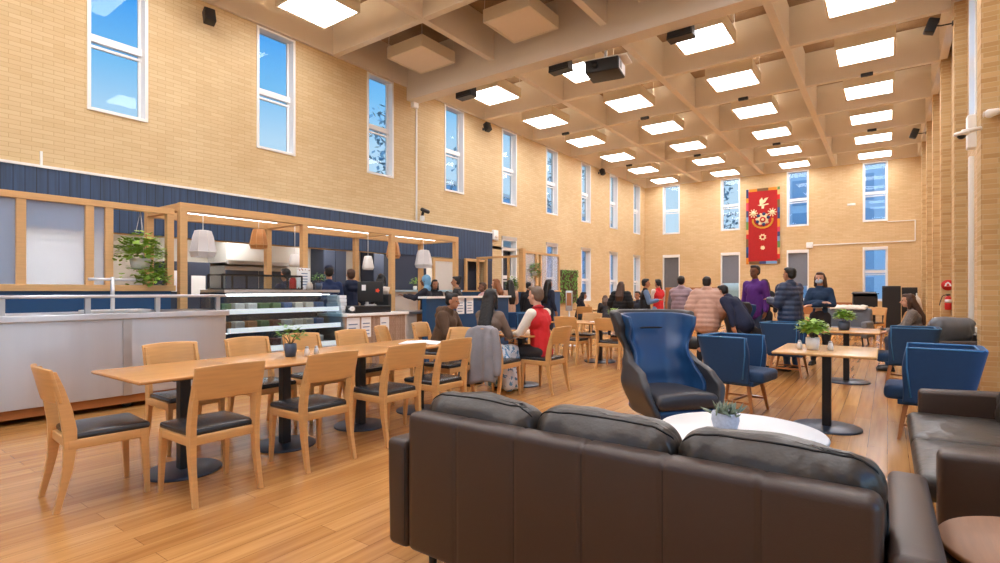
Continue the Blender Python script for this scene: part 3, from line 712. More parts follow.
for y in (-.1, 1.33, 2.5, 3.45):
    c = MB().tube([(SX - .14, y - .0, .05), (SX - .10, y, .05)], .048, 16).obj('castor', M['blackp'], t); MB().b(SX - .15, SX - .09, y - .02, y + .02, .06, .13).obj('fork', M['steel2'], c)
t = empty('tap', (SX - .4, 2.45, 1.11), 0, 'slim chrome upright with crossbar standing on the serving counter', 'tap')
MB().tube([(0, 0, 0), (0, 0, .42)], .022, 12).obj('upright', M['steel2'], t); MB().tube([(0, -.24, .39), (0, .24, .39)], .018, 10).obj('crossbar', M['steel2'], t)
t = empty('tray', (SX - .3, 2.45, 1.111), 0, 'flat white tray lying on the serving counter', 'tray')
m = MB(); m.b(-.18, .18, -.3, .3, 0, .012)
for s in (-1, 1): m.b(s * .18 - .01, s * .18 + .01, -.3, .3, 0, .03); m.b(-.18, .18, s * .3 - .01, s * .3 + .01, 0, .03)
m.obj('dish', M['white'], t)

# ------------------------------------------------------------------ timber glazed screen behind the counter
t = empty('glazed_screen', (-8.2, 0, 0), 0, 'oak framed glazed screen on blue panel behind the stainless counter', 'screen')
ys = [-.55, .6, 1.76, 2.42, 2.63, 3.36]
MB().b(-.05, .05, -.6, 3.41, 2.44, 2.52).obj('top_rail', M['oak'], t, bevel=.004)
MB().b(-.09, .09, -.6, 3.41, 1.36, 1.44).obj('sill', M['oak'], t, bevel=.004)
for y in ys: MB().b(-.045, .045, y - .045, y + .045, 1.44, 2.44).obj('post', M['oak'], t, bevel=.004)
for a, b_ in zip(ys[:-2], ys[1:-1]): MB().b(-.006, .006, a + .045, b_ - .045, 1.44, 2.44).obj('glass_pane', M['screen_glass'], t)
MB().b(-.07, .05, -.6, 3.36, 0, 1.36).obj('blue_panel', M['blue_counter'], t)

# ------------------------------------------------------------------ pergola
PXf, PXr = -8.15, -9.27; PYs = [3.51, 5.47, 7.49, 9.47]
t = empty('pergola', (0, 0, 0), 0, 'oak post and beam pergola frame standing over the food counters', 'pergola')
for x in (PXf, PXr):
    MB().b(x - .05, x + .05, PYs[0] - .05, PYs[-1] + .05, 2.5, 2.62).obj('long_beam', M['oak'], t, bevel=.004)
    for y in PYs: MB().b(x - .05, x + .05, y - .05, y + .05, 0, 2.5).obj('post', M['oak'], t, bevel=.004)
for y in PYs: MB().b(PXr + .05, PXf - .05, y - .045, y + .045, 2.505, 2.615).obj('cross_beam', M['oak'], t, bevel=.004)
for y0, y1, lb in ((3.62, 5.36, 'nearest bay of the oak pergola'), (5.58, 7.38, 'middle bay of the oak pergola'), (7.6, 9.36, 'furthest bay of the oak pergola')):
    t = empty('linear_lamp', (-8.6, (y0 + y1) / 2, 2.545), 0, 'white linear lamp in the ' + lb, 'lamp', 'linear lamps in the pergola')
    h2 = (y1 - y0) / 2 - .1
    MB().b(-.03, .03, -h2, h2, .0, .05).obj('housing', M['white'], t); MB().b(-.014, .014, -h2 + .02, h2 - .02, -.008, .001).obj('tube', M['tube'], t)
# pendants
M['wire'] = mat('white pendant fabric', (226, 226, 230), .6); M['rattan'] = wood('wood slat pendant', (196, 132, 74), .5)
def pendant(x, y, zt, hgt, r_, mt, label, n=8, rib=True):
    t = empty('pendant_lamp', (x, y, zt), 0, label, 'pendant lamp', 'pendant lamps under the pergola')
    prof = [(r_ * .42, 0), (r_ * .62, -.02 * hgt), (r_ * .78, -hgt * .25), (r_, -hgt * .82), (r_ * .86, -hgt)]
    rings = [[(r * math.cos(2 * PI * k / n), r * math.sin(2 * PI * k / n), z) for k in range(n)] for r, z in prof]
    inner = [[(r * .95 * math.cos(2 * PI * k / n), r * .95 * math.sin(2 * PI * k / n), z) for k in range(n)] for r, z in reversed(prof)]
    m = MB(); m.loft(rings + inner, caps=False, sm=n > 10); m.add([(r_ * .42 * math.cos(2 * PI * k / n), r_ * .42 * math.sin(2 * PI * k / n), 0) for k in range(n)], [tuple(range(n))]); m.obj('shade', mt, t)
    if rib:
        m = MB()
        for k in range(n): m.tube([rings[j][k] for j in range(5)], .004, 5)
        for j in (0, 3, 4): m.tube([rings[j][k % n] for k in range(n + 1)], .005, 5)
        m.obj('rib', M['oak'] if mt is M['rattan'] else M['white'], t)
    MB().tube([(0, 0, 0), (0, 0, 2.6 - zt)], .006, 6).obj('cord', M['white'], t)
    MB().ell((0, 0, -hgt * .5), (.04, .04, .05)).obj('bulb', M['tube'], t)
pendant(-8.72, 4.06, 2.31, .41, .2, M['wire'], 'large white faceted pendant lamp, nearest under the pergola')
pendant(-8.72, 4.98, 2.42, .33, .15, M['rattan'], 'wooden pendant lamp beside the second front pergola post')
pendant(-8.72, 5.67, 2.03, .23, .11, M['white'], 'small white pendant lamp just past the second pergola post', 16, False)
pendant(-8.72, 7.36, 2.09, .29, .12, M['white'], 'small white pendant lamp before the third pergola post', 16, False)
pendant(-8.72, 8.06, 2.43, .35, .15, M['rattan'], 'wooden pendant lamp half hidden by the third pergola post')
pendant(-8.72, 9.0, 2.31, .41, .2, M['wire'], 'large white faceted pendant lamp, furthest under the pergola')

# ------------------------------------------------------------------ refrigerated display case
M['rail'] = emis('backlit price rail', (250, 250, 252), .55)
DX = -7.15
t = empty('display_case', (0, 0, 0), 0, 'stainless glass fronted refrigerated food display case with three lit shelves', 'display case')
y0, y1 = 3.66, 5.55
MB().b(DX - .8, DX, y0, y1, .1, .5).obj('base', M['steel'], t, bevel=.006)
MB().b(DX - .8, DX - .76, y0, y1, .5, 1.34).obj('back_panel', M['navy_dark'], t)
MB().b(DX - .8, DX - .12, y0, y1, 1.34, 1.38).obj('top_panel', M['steel'], t, bevel=.004)
for y in (y0, y1 - .03): m = MB().prism([(DX - .76, .5), (DX - .02, .5), (DX - .02, .8), (DX - .14, 1.34), (DX - .76, 1.34)], y, y + .03); m.obj('end_panel', M['glass2'], t)
for z, d in ((.52, .02), (.80, .06), (1.06, .10)):
    s = MB().b(DX - .74, DX - d - .03, y0 + .03, y1 - .03, z, z + .025).obj('shelf', M['steel2'], t)
    MB().b(DX - d - .03, DX - d, y0 + .03, y1 - .03, z - .02, z + .05).obj('price_rail', M['rail'], s)
    MB().b(DX - .35, DX - .31, y0 + .06, y1 - .06, z + .24, z + .25).obj('strip_lamp', M['tube'], s)
MB().b(DX - .18, DX - .13, y0 + .05, y1 - .35, 1.29, 1.32).obj('light_canopy', M['tube'], t)
m = MB(); m.prism([(DX - .0, .5), (DX + .008, .5), (DX + .008, .78), (DX - .12, 1.3), (DX - .13, 1.3), (DX - .0, .78)], y0 + .03, y1 - .03); m.obj('front_glass', M['glass2'], t)
cols = [(170, 120, 80), (216, 206, 190), (120, 70, 62), (96, 124, 84), (222, 218, 212), (70, 100, 146)]
FM = [mat('food %d' % i, c, .6, var=.3, scale=30) for i, c in enumerate(cols)]
random.seed(3); k = 0
fn_ = ['wrapped sandwich', 'paper food tub', 'pastry in a box', 'salad box', 'white food tub', 'blue drink carton']
for z, zn in ((.545, 'bottom'), (.825, 'middle'), (1.085, 'top')):
    for q in range(9):
        k += 1; i = random.randrange(6); y = y0 + .14 + q * .19
        o = MB().rbox((0, 0, .05), (.2, .14, .1), .015).obj('food_box', FM[i], None, loc=(DX - .42, y, z))
        tag(o, '%s on %s shelf of the display case, %s from the left' % (fn_[i], zn, 'first second third fourth fifth sixth seventh eighth ninth'.split()[q]), 'food box', 'food on the %s shelf' % zn)
# black framed sneeze guard
t = empty('sneeze_guard', (0, 0, 1.38), 0, 'black framed glass guard standing on the display case top', 'glass guard')
m = MB()
ya, yb = 3.75, 5.0
for y in (ya, 4.1, yb):
    for x in (-7.9, -7.5): m.b(x - .01, x + .01, y - .01, y + .01, 0, .21)
for x in (-7.9, -7.5):
    for z in (.005, .21): m.b(x - .01, x + .01, ya, yb, z - .005, z + .015)
for y in (ya, yb): m.b(-7.9, -7.5, y - .01, y + .01, .2, .22)
m.obj('frame', M['black'], t)
MB().b(-7.503, -7.497, ya + .01, yb - .01, .02, .2).obj('glass_sheet', M['glass2'], t)

# ------------------------------------------------------------------ plants
def leaves(m, c, r, n, ls, up=.4, droop=0, seed=1):
    rn = random.Random(seed)
    for i in range(n):
        a = rn.uniform(0, 2 * PI); e = math.asin(rn.uniform(-.3 if up < .5 else 0, 1)); rr = r * rn.uniform(.45, 1)
        p = Vector((c[0] + rr * math.cos(a) * math.cos(e), c[1] + rr * math.sin(a) * math.cos(e), c[2] + rr * math.sin(e) * 1.1 - droop * rn.random() ** 2))
        d = Vector((math.cos(a), math.sin(a), rn.uniform(-.5, .8))).normalized(); s = d.cross(Vector((0, 0, 1))).normalized(); n_ = s.cross(d)
        L = ls * rn.uniform(.7, 1.2); w_ = L * .38
        m.add([p, p + d * L * .35 + s * w_ - n_ * w_ * .2, p + d * L * .75 + s * w_ * .7 - n_ * w_ * .2, p + d * L - n_ * L * .18, p + d * L * .75 - s * w_ * .7 - n_ * w_ * .2, p + d * L * .35 - s * w_ - n_ * w_ * .2, p + d * L * .5 + n_ * .0], [(0, 1, 6), (1, 2, 6), (2, 3, 6), (3, 4, 6), (4, 5, 6), (5, 0, 6)], True)
def potted(x, y, z, pr_, ph, lr, n, ls, label, potm, leafm, grp=None, name='potted_plant', spiky=False, seed=1):
    t = empty(name, (x, y, z), 0, label, 'plant', grp)
    MB().lathe([(.003, 0), (pr_ * .8, .002), (pr_, ph * .55), (pr_ * .96, ph), (pr_ * .84, ph), (pr_ * .8, ph * .85), (.003, ph * .83)], 24).obj('pot', potm, t)
    MB().lathe([(.002, ph * .82), (pr_ * .82, ph * .83), (pr_ * .78, ph * .9), (.002, ph * .92)], 16).obj('soil', M['soil'], t)
    m = MB()
    rn = random.Random(seed)
    if spiky:
        for i in range(60):
            a = rn.uniform(0, 2 * PI); e = rn.uniform(.15, 1.4); b0 = Vector((rn.gauss(0, pr_ * .4), rn.gauss(0, pr_ * .4), ph * .9)); d = Vector((math.cos(a) * math.cos(e), math.sin(a) * math.cos(e), math.sin(e)))
            m.tube([b0, b0 + d * lr * .5, b0 + d * lr * rn.uniform(.8, 1.1)], [.004, .008, .001], 5)
    else:
        leaves(m, (0, 0, ph + lr * .45), lr, n, ls, .6, 0, seed)
    m.obj('foliage', leafm, t)
    if not spiky:
        m = MB()
        for i in range(7):
            a = i * .9; m.tube([(0, 0, ph * .85), (lr * .3 * math.cos(a), lr * .3 * math.sin(a), ph + lr * .3), (lr * .7 * math.cos(a), lr * .7 * math.sin(a), ph + lr * .7)], [.004, .003, .002], 5)
        m.obj('stem', M['stem'], t)
    return t
# hanging ivy in the screen opening
t = empty('hanging_plant', (-8.2, 3.0, 1.78), 0, 'bushy green trailing plant in white pot hanging in the screen opening', 'plant')
MB().lathe([(.01, -.12), (.1, -.12), (.13, .02), (.11, .02), (.01, 0)], 20).obj('pot', M['pot_w'], t)
m = MB(); leaves(m, (0, 0, .12), .27, 420, .085, .3, .1, 5); leaves(m, (0, .14, -.2), .2, 260, .085, .3, .15, 6); leaves(m, (0, -.2, -.02), .12, 30, .07, .3, .3, 8); m.obj('foliage', M['leaf'], t)
m = MB()
for a in (0, 2.1, 4.2): m.tube([(.12 * math.cos(a), .12 * math.sin(a), 0), (0, 0, .66)], .003, 4)
m.obj('cord', M['steel2'], t)
for x, y, z, nm, sd in ((-8.5, 12.35, 1.7, 'green trailing plant on ledge of the booth screen, left of the tall post', 11), (-8.2, 12.95, 1.9, 'green trailing plant hanging right of the tall booth screen post', 12)):
    t = empty('hanging_plant', (x, y, z), 0, nm, 'plant'); MB().lathe([(.01, -.1), (.09, -.1), (.11, .02), (.1, .02), (.01, 0)], 16).obj('pot', M['pot_w'], t)
    m = MB(); leaves(m, (0, 0, .1), .2, 240, .08, .3, .25, sd); m.obj('foliage', M['leaf2'], t)
    if sd == 12: MB().tube([(0, 0, 0), (0, 0, .55)], .004, 5).obj('cord', M['steel2'], t)
    else:
        t.location.z = 1.475
potted(-7.85, 5.72, 1.39, .06, .12, .11, 60, .05, 'small plant in dark pot on the end of the display case', M['pot_b'], M['leaf2'], seed=21).location = (-7.7, 5.45, 1.38)
tag(jar(-7.7, 5.28, 1.38, .05, .12, M['offwhite'], 'paper_cup', 'x', 'cup'), 'pale paper cup beside the small plant on the display case')
potted(-9.75, 9.75, 1.39, .05, .1, .13, 50, .06, 'little plant in white pot on the rear serving counter', M['pot_w'], M['leaf'], seed=22)
# menu stand and red jar on the case
t = empty('menu_stand', (-7.75, 5.2, 1.38), R(-80), 'white floral menu board propped on the display case top', 'menu board')
MB().b(-.14, .14, -.012, .012, 0, .36).obj('board', M['paper'], t, bevel=.01)
m = MB()
for i in range(5): m.b(-.07, .06 + .02 * (i % 2), .0125, .014, .08 + i * .045, .095 + i * .045)
m.obj('printed_lines', M['ink'], t)
m = MB(); rn = random.Random(4)
for i in range(16): a = rn.uniform(-.13, .13); b_ = rn.choice((.02, .33)) + rn.uniform(-.01, .015); m.tube([(a, .0125, b_), (a, .0145, b_)], rn.uniform(.008, .016), 7)
m.obj('flower_print', FM[0], t)
t = jar(-7.8, 4.98 + .12, 1.38, .055, .2, M['red'], 'red_jar', 'red and brown jar beside the floral menu board', 'jar', lid=M['walnut']); t.location = (-7.82, 5.05, 1.38)

# ------------------------------------------------------------------ cash desk
t = empty('cash_desk', (0, 0, 0), 0, 'cash desk with taupe mosaic front and white top', 'counter')
MB().b(-7.85, -7.15, 5.56, 6.9, .08, .94).obj('body', M['taupe'], t); MB().b(-7.9, -7.1, 5.56, 6.95, .94, .985).obj('worktop', M['white'], t, bevel=.006)
MB().b(-7.8, -7.2, 5.6, 6.86, 0, .08).obj('plinth', M['black'], t)
MB().b(-7.86, -7.15, 6.9, 6.93, .08, .94).obj('end_panel', M['offwhite'], t)
def notice(x, y, z, w_, h2, label, rz=90, mt='paper', lines=4):
    t = empty('notice', (x, y, z), R(rz), label, 'notice')
    MB().b(-w_ / 2, w_ / 2, -.003, .003, -h2 / 2, h2 / 2).obj('sheet', M[mt], t)
    m = MB(); rn = random.Random(int(abs(x * 100 + y * 37)))
    for i in range(lines): m.b(-w_ * .38, w_ * rn.uniform(.1, .38), -.0045, -.003, -h2 * .36 + i * h2 * .7 / lines, -h2 * .36 + i * h2 * .7 / lines + h2 * .05)
    m.obj('printed_lines', M['ink'], t); return t
notice(-7.142, 5.72, .74, .26, .36, 'pale printed notice on the cash desk front, nearest the display case')
notice(-7.142, 5.99, .75, .2, .34, 'blue toned notice on the cash desk front, middle one')
notice(-7.142, 6.4, .74, .2, .34, 'white notice on the cash desk front, furthest from display case')
t = empty('till_monitor', (-7.4, 6.3, .985 + .125), R(-128), 'black till monitor with orange flower sticker on the cash desk', 'monitor')
MB().rbox((0, 0, .24), (.44, .04, .36), .015).obj('screen', M['blackp'], t)
m = MB(); m.prism([(-.12 + .045 * math.cos(q * PI / 5) * (1 if q % 2 else .6), .26 + .045 * math.sin(q * PI / 5) * (1 if q % 2 else .6)) for q in range(10)], .0205, .024); m.obj('flower_sticker', mat('orange red', (222, 70, 36), .5), t)
MB().b(.08, .15, .0205, .024, .26, .36).obj('sticker', M['paper'], t)
MB().tube([(.06, -.03, .0), (.06, -.03, .24)], .03, 10).b(-.1, .1, -.1, .08, -.005, .015).obj('stand', M['steel2'], t)
t = empty('till_box', (-7.42, 6.22, .985), 0, 'black cash drawer under the till monitor', 'till')
MB().rbox((0, 0, .06), (.4, .8, .12), .01).obj('body', M['blackp'], t); MB().b(.2, .206, -.38, .38, .02, .1).obj('drawer', M['black'], t)
t = empty('card_terminal', (-7.25, 5.75, .985), R(20), 'small black and white card machine at left of the cash desk', 'card machine')
MB().rbox((0, 0, .07), (.12, .16, .12), .035).obj('body', M['blackp'], t); MB().rbox((.03, -.03, .08), (.1, .1, .08), .03).obj('front', M['white'], t)
for i in range(5):
    o = MB().rbox((0, 0, .03), (.28, .2, .056), .008).obj('takeaway_box', M['paper'], None, loc=(-7.62 + .01 * (i % 2), 5.75, .99 + i * .06), rz=.06 * (i % 3 - 1))
    tag(o, 'white takeaway box in stack beside the display case, %s in the pile' % ('bottom one', 'second up', 'middle one', 'fourth up', 'topmost')[i], 'box', 'stacked takeaway boxes')
t = empty('receipt_printer', (-7.5, 6.72, .985), R(-60), 'dark coffee grinder like machine with white hopper on cash desk', 'coffee machine')
MB().rbox((0, 0, .16), (.2, .2, .32), .02).obj('body', M['blackp'], t); MB().lathe([(.005, .32), (.07, .32), (.1, .45), (.005, .46)], 16).obj('hopper', M['offwhite'], t)
t.name = 'coffee_grinder'; t['label'] = 'black coffee grinder with pale hopper on far end of cash desk'; t['category'] = 'coffee grinder'
# lower return counter with timber side
t = empty('return_counter', (0, 0, 0), 0, 'low counter with grey and timber front beyond the cash desk', 'counter')
MB().b(-8.05, -7.5, 7.0, 7.55, 0, .92).obj('grey_panel', M['offwhite'], t); MB().b(-8.05, -7.48, 7.55, 8.3, 0, .92).obj('timber_panel', M['walnut'], t); MB().b(-8.08, -7.45, 7.0, 8.35, .92, .96).obj('worktop', M['steel2'], t)

# ------------------------------------------------------------------ booth partitions
t = empty('booth_partition', (0, 0, 0), 0, 'blue low partition with white ledge behind the seated people', 'partition')
MB().b(-7.08, -6.98, 7.27, 9.95, 0, 1.22).obj('panel', M['blue_counter'], t); MB().b(-7.16, -6.92, 7.24, 9.98, 1.22, 1.26).obj('ledge', M['white'], t)
notice(-6.97, 8.25, 1.06, .24, .32, 'white notice with small picture on blue partition, left one')
notice(-6.97, 8.55, 1.06, .22, .32, 'plain white notice on blue partition, right one')
t = empty('booth_screen', (0, 0, 0), 0, 'oak and glass booth screen on blue base beside the dark doorway', 'screen')
Yc = 12.35
MB().b(-10.35, -8.2, Yc - .04, Yc + .04, 0, 1.34).obj('blue_base', M['blue_counter'], t)
MB().b(-8.24, -8.16, Yc, 14.4, 0, 1.34).obj('blue_base', mat('mid blue laminate', (60, 96, 140), .5), t)
MB().b(-10.35, -8.1, Yc - .07, Yc + .07, 1.34, 1.38).obj('ledge', M['oak'], t); MB().b(-8.27, -8.13, Yc, 14.42, 1.34, 1.38).obj('ledge', M['oak'], t)
MB().b(-8.27, -8.13, Yc - .07, Yc + .07, 1.38, 2.54).obj('corner_post', M['oak'], t)
MB().b(-9.8, -8.27, Yc - .03, Yc + .03, 2.30, 2.36).obj('top_rail', M['oak'], t); MB().b(-8.23, -8.17, Yc + .07, 14.42, 2.42, 2.48).obj('top_rail', M['oak'], t)
for x in (-9.76, -9.45, -8.66): MB().b(x - .03, x + .03, Yc - .03, Yc + .03, 1.38, 2.3).obj('post', M['oak'], t)
for y in (13.05, 13.3, 14.38): MB().b(-8.235, -8.165, y - .035, y + .035, 1.38, 2.42).obj('post', M['oak'], t)
for y0_, y1_ in ((12.42, 13.02), (13.33, 14.35)): MB().b(-8.204, -8.196, y0_, y1_, 1.38, 2.42).obj('glass_pane', M['screen_glass'], t)
# ivy panel on the wall
t = empty('ivy_panel', (XL + .12, 19.0, 1.55), R(-90), 'dark lattice panel covered with ivy on the window wall', 'plant panel')
MB().b(-.75, .75, -.05, .0, -.65, .65).obj('lattice', mat('dark lattice', (84, 62, 50), .8, var=.4, scale=20), t)
m = MB(); rn = random.Random(9)
for i in range(260):
    p = Vector((rn.uniform(-.75, .75), .01 + rn.random() * .06, rn.uniform(-.66, .66))); a = rn.uniform(0, 6.28); d = Vector((math.cos(a), .2, math.sin(a))) * .06; s = Vector((-math.sin(a), .1, math.cos(a))) * .035
    m.add([p - d, p + s, p + d, p - s], [(0, 1, 2, 3)])
m.obj('foliage', M['leaf2'], t)
t.rotation_euler[2] = R(-90)
# totem dispenser
t = empty('menu_totem', (-6.4, 11.75, 0), R(20), 'slim grey stand with printed panel beyond the red jacket person', 'sign stand')
MB().lathe([(.005, 0), (.18, .005), (.17, .02), (.005, .025)], 24).obj('base', M['steel2'], t); MB().tube([(0, 0, .02), (0, 0, .9)], .02, 8).obj('pole', M['steel2'], t)
MB().rbox((0, 0, 1.12), (.17, .05, .5), .012).obj('housing', M['steel2'], t); MB().b(-.06, .06, -.029, -.025, 1.0, 1.32).obj('panel', M['walnut'], t)
# ------------------------------------------------------------------ dining tables
def disc_table(hx, hy, ztop, base_r, label, top='oak_top', cat='table', group=None, name='dining_table', bx=0, by=0, th=.026):
    t = empty(name, (0, 0, 0), 0, label, cat, group)
    MB().rbox((0, 0, ztop - th / 2), (2 * hx, 2 * hy, th), .012).obj('tabletop', M[top], t)
    MB().box((bx, by, (ztop - th) / 2 + .01), (.078, .078, ztop - th - .02)).obj('column', M['black'], t, bevel=.008)
    MB().lathe([(.005, 0), (base_r, 0), (base_r, .012), (base_r * .96, .018), (.005, .02)], 40, c=(bx, by, 0)).obj('base_disc', M['base'], t)
    MB().box((bx, by, ztop - th - .012), (.4, .3, .02)).obj('top_plate', M['black'], t)
    return t
dt = disc_table(.44, .418, .76, .26, 'oak topped square table at the left end of the long dining row', group='dining tables in the long row', bx=.12)
dt.location = (-4.44, 1.87, 0)
dup(dt, (-4.44, 2.71, 0), label='oak topped square table carrying the blue potted plant in the long dining row')
dup(dt, (-4.44, 3.55, 0), label='oak topped square table third from left in the long dining row')
dup(dt, (-4.44, 4.39, 0), label='oak topped square table at the right end of the row carrying open booklet')
t = disc_table(.45, .45, .76, .26, 'oak topped square table where the three people sit together'); t.location = (-4.3, 6.45, 0)
t = disc_table(.9, .42, .76, .3, 'long oak topped table with papers behind the blue wing chair'); t.location = (-4.5, 9.5, 0)
t = disc_table(.42, .5, .78, .3, 'oak topped cafe table with leafy plant and shakers between the blue armchairs', 'oak_top2'); t.location = (-.49, 6.23, 0)
t = disc_table(.42, .5, .78, .3, 'oak topped cafe table with dark potted plant, further back', 'oak_top2'); t.location = (-.5, 9.55, 0)

# ------------------------------------------------------------------ oak dining chair (faces +Y)
def dining_chair():
    t = empty('dining_chair')
    W, D = .46, .46
    m = MB(); m.rbox((0, .0, .405), (W, .43, .06), .008); m.obj('seat_frame', M['oak_chair'], t)
    def pf(x, y, z):
        u, v = x / .225, y / .215
        return (x * (1 - .04 * (v < 0) * abs(v)), y, z + (.014 * (1 - min(1, u * u)) * (1 - min(1, v * v)) if z > 0 else 0) + .012 * u * u * (z > 0) * 0)
    MB().rbox((0, .02, .452), (.45, .43, .044), .02, seg=(6, 6, 1), fn=pf).obj('seat_pad', M['pad'], t)
    def leg(pts, ws, name='leg'):
        rings = []
        for (x, y, z), (wx, wy) in zip(pts, ws):
            rings.append([(x - wx, y - wy, z), (x + wx, y - wy, z), (x + wx, y + wy, z), (x - wx, y + wy, z)])
        return MB().loft(rings, sm=False).obj(name, M['oak_chair'], t, bevel=.004)
    for s in (-1, 1):
        leg([(s * .222, .215, 0), (s * .215, .205, .25), (s * .21, .195, .435)], [(.014, .014), (.018, .02), (.022, .026)])
        # curved rear leg running up as the back stile
        leg([(s * .215, -.268, 0), (s * .212, -.240, .12), (s * .21, -.212, .26), (s * .21, -.200, .40), (s * .21, -.203, .5), (s * .209, -.222, .62), (s * .207, -.252, .75), (s * .205, -.282, .865)],
            [(.016, .016), (.017, .02), (.018, .026), (.019, .034), (.018, .036), (.017, .034), (.015, .028), (.012, .016)])
    # curved back board
    def bf(x, y, z):
        u = x / .235; ty = -.045 * (1 - u * u)
        return (x, y + ty - .25 * z * 1.0, z + .012 * (1 - u * u) * (z > 0))
    MB().rbox((0, -.268, .775), (.465, .022, .215), .010, seg=(12, 1, 3), fn=bf).obj('backrest', M['oak_chair'], t)
    return t
ch = dining_chair(); first = [True]
def chair(x, y, deg, label, group=None):
    global ch
    if first[0]:
        first[0] = False; ch.location = (x, y, 0); ch.rotation_euler = (0, 0, R(deg)); tag(ch, label, 'chair', group); return ch
    c = dup(ch, (x, y, 0), R(deg), label); c['category'] = 'chair'
    if group: c['group'] = group
    elif 'group' in c: del c['group']
    return c
G1 = 'oak dining chairs around the long row of tables'
chair(-4.30, 1.33, -4, 'oak dining chair with black seat pad at the left end of the long table row', G1)
for y, lb in ((1.80, 'closest to the viewer'), (2.60, 'second along'), (3.39, 'third along'), (4.06, 'fourth along, last on near side')):
    chair(-3.77, y, 90, 'oak dining chair on near side of long row, ' + lb, G1)
for y, lb in ((2.18, 'against the stainless counter'), (2.90, 'in front of counter end, second along'), (3.52, 'behind the blue potted plant'), (4.2, 'in front of the food display case')):
    chair(-5.0, y, -90, 'oak dining chair on far side of long row, ' + lb, G1)
chair(-4.45, 5.02, 180, 'oak dining chair at the right end of the long table row facing the viewer', G1)
chair(-5.3, 5.05, -60, 'oak dining chair just beyond the long row, beside the brown hooded coat', G1)
chair(-3.8, 6.27, 88, 'oak dining chair on which the red jacket person sits')
chair(-4.13, 5.62, 0, 'oak dining chair under the draped grey jacket')
chair(-5.42, 5.88, -75, 'oak dining chair on which the brown hooded person sits')
G2 = 'oak dining chairs around the table behind the wing chair'
chair(-4.82, 8.98, 0, 'oak dining chair on near side of the papers table, left one', G2)
chair(-3.98, 8.95, 0, 'oak dining chair on near side of the papers table, partly behind wing chair', G2)
chair(-5.15, 10.2, 180, 'oak dining chair on far side of the papers table, left one', G2)
chair(-4.3, 10.25, 180, 'oak dining chair on far side of the papers table beside the little plant', G2)
chair(-5.7, 9.35, -80, 'oak dining chair at left end of the papers table', G2)
G3 = 'oak chairs at the back of the hall'
chair(-.95, 18.1, 170, 'oak chair at the back near the far wall, carrying the black lectern case', G3)
chair(-.35, 18.6, 150, 'oak chair at the back beside the black lectern case', G3)
chair(.12, 15.7, 100, 'oak chair at the back with dark bag hung on it', G3)
for i, (x, y, a) in enumerate(((-8.9, 15.0, 90), (-7.6, 14.9, 30), (-8.4, 17.2, -90), (-7.0, 16.9, 90))):
    chair(x, y, a, ('oak chair beneath the ivy panel', 'oak chair near the hooded person, beyond the booth screen', 'oak chair by the window wall beyond the ivy panel', 'oak chair at back in front of the long haired person in black')[i], G3)
t = disc_table(.8, .4, .76, .3, 'oak table at the back where the hooded person leans'); t.location = (-7.5, 15.9, 0)

# things on the long tables
potted(-4.42, 2.83, .761, .055, .12, .12, 60, .055, 'small green plant in dark blue pot on the long dining row', M['pot_b'], M['leaf2'], seed=31)
def shaker(x, y, z, label, mt='pot_w', g=None):
    t = empty('shaker', (x, y, z), 0, label, 'shaker', g)
    MB().lathe([(.004, 0), (.022, .002), (.024, .04), (.016, .075), (.004, .08)], 14).obj('body', M[mt], t); MB().lathe([(.017, .074), (.012, .09), (.003, .092)], 12).obj('cap', M['steel2'], t)
shaker(-4.33, 2.94, .761, 'white shaker right of the dark blue pot on the dining row')
shaker(-4.30, 3.02, .761, 'steel shaker beside the white one on the dining row', 'steel2')
t = empty('booklet', (-4.35, 4.45, .762), .5, 'open pale booklet lying on the last table of the long row', 'booklet')
for s in (-1, 1): MB().rbox((s * .11, 0, .008), (.22, .3, .012), .004, rot=(0, s * .06, 0)).obj('page', M['paper'], t)
for i, (x, y, a) in enumerate(((-4.35, 9.3, .3), (-4.2, 9.42, -.2), (-4.5, 9.45, .1))):
    tag(MB().b(-.15, .15, -.11, .11, 0, .003).obj('paper_sheet', M['paper'], None, loc=(x, y, .7615 + i * .0035), rz=a), ('lowest', 'middle', 'topmost')[i] + ' white sheet among papers on table behind the wing chair', 'paper', 'papers on the far dining table')
potted(-4.3, 9.72, .761, .05, .1, .11, 45, .06, 'little green plant on the papers table', M['pot_w'], M['leaf'], seed=33)
potted(-.6, 6.1, .781, .062, .12, .125, 230, .06, 'leafy green plant in white pot on nearer cafe table', M['pot_w'], M['leaf'], seed=34)
shaker(-.71, 6.08, .781, 'white shaker left of the white plant pot on cafe table'); shaker(-.45, 6.12, .781, 'white shaker right of the white plant pot on cafe table')
potted(-.52, 9.4, .781, .08, .13, .12, 200, .065, 'leafy plant in grey pot on the further cafe table', M['pot_b'], M['leaf'], seed=35)
shaker(-.72, 9.35, .781, 'white shaker beside the grey plant pot on further cafe table')

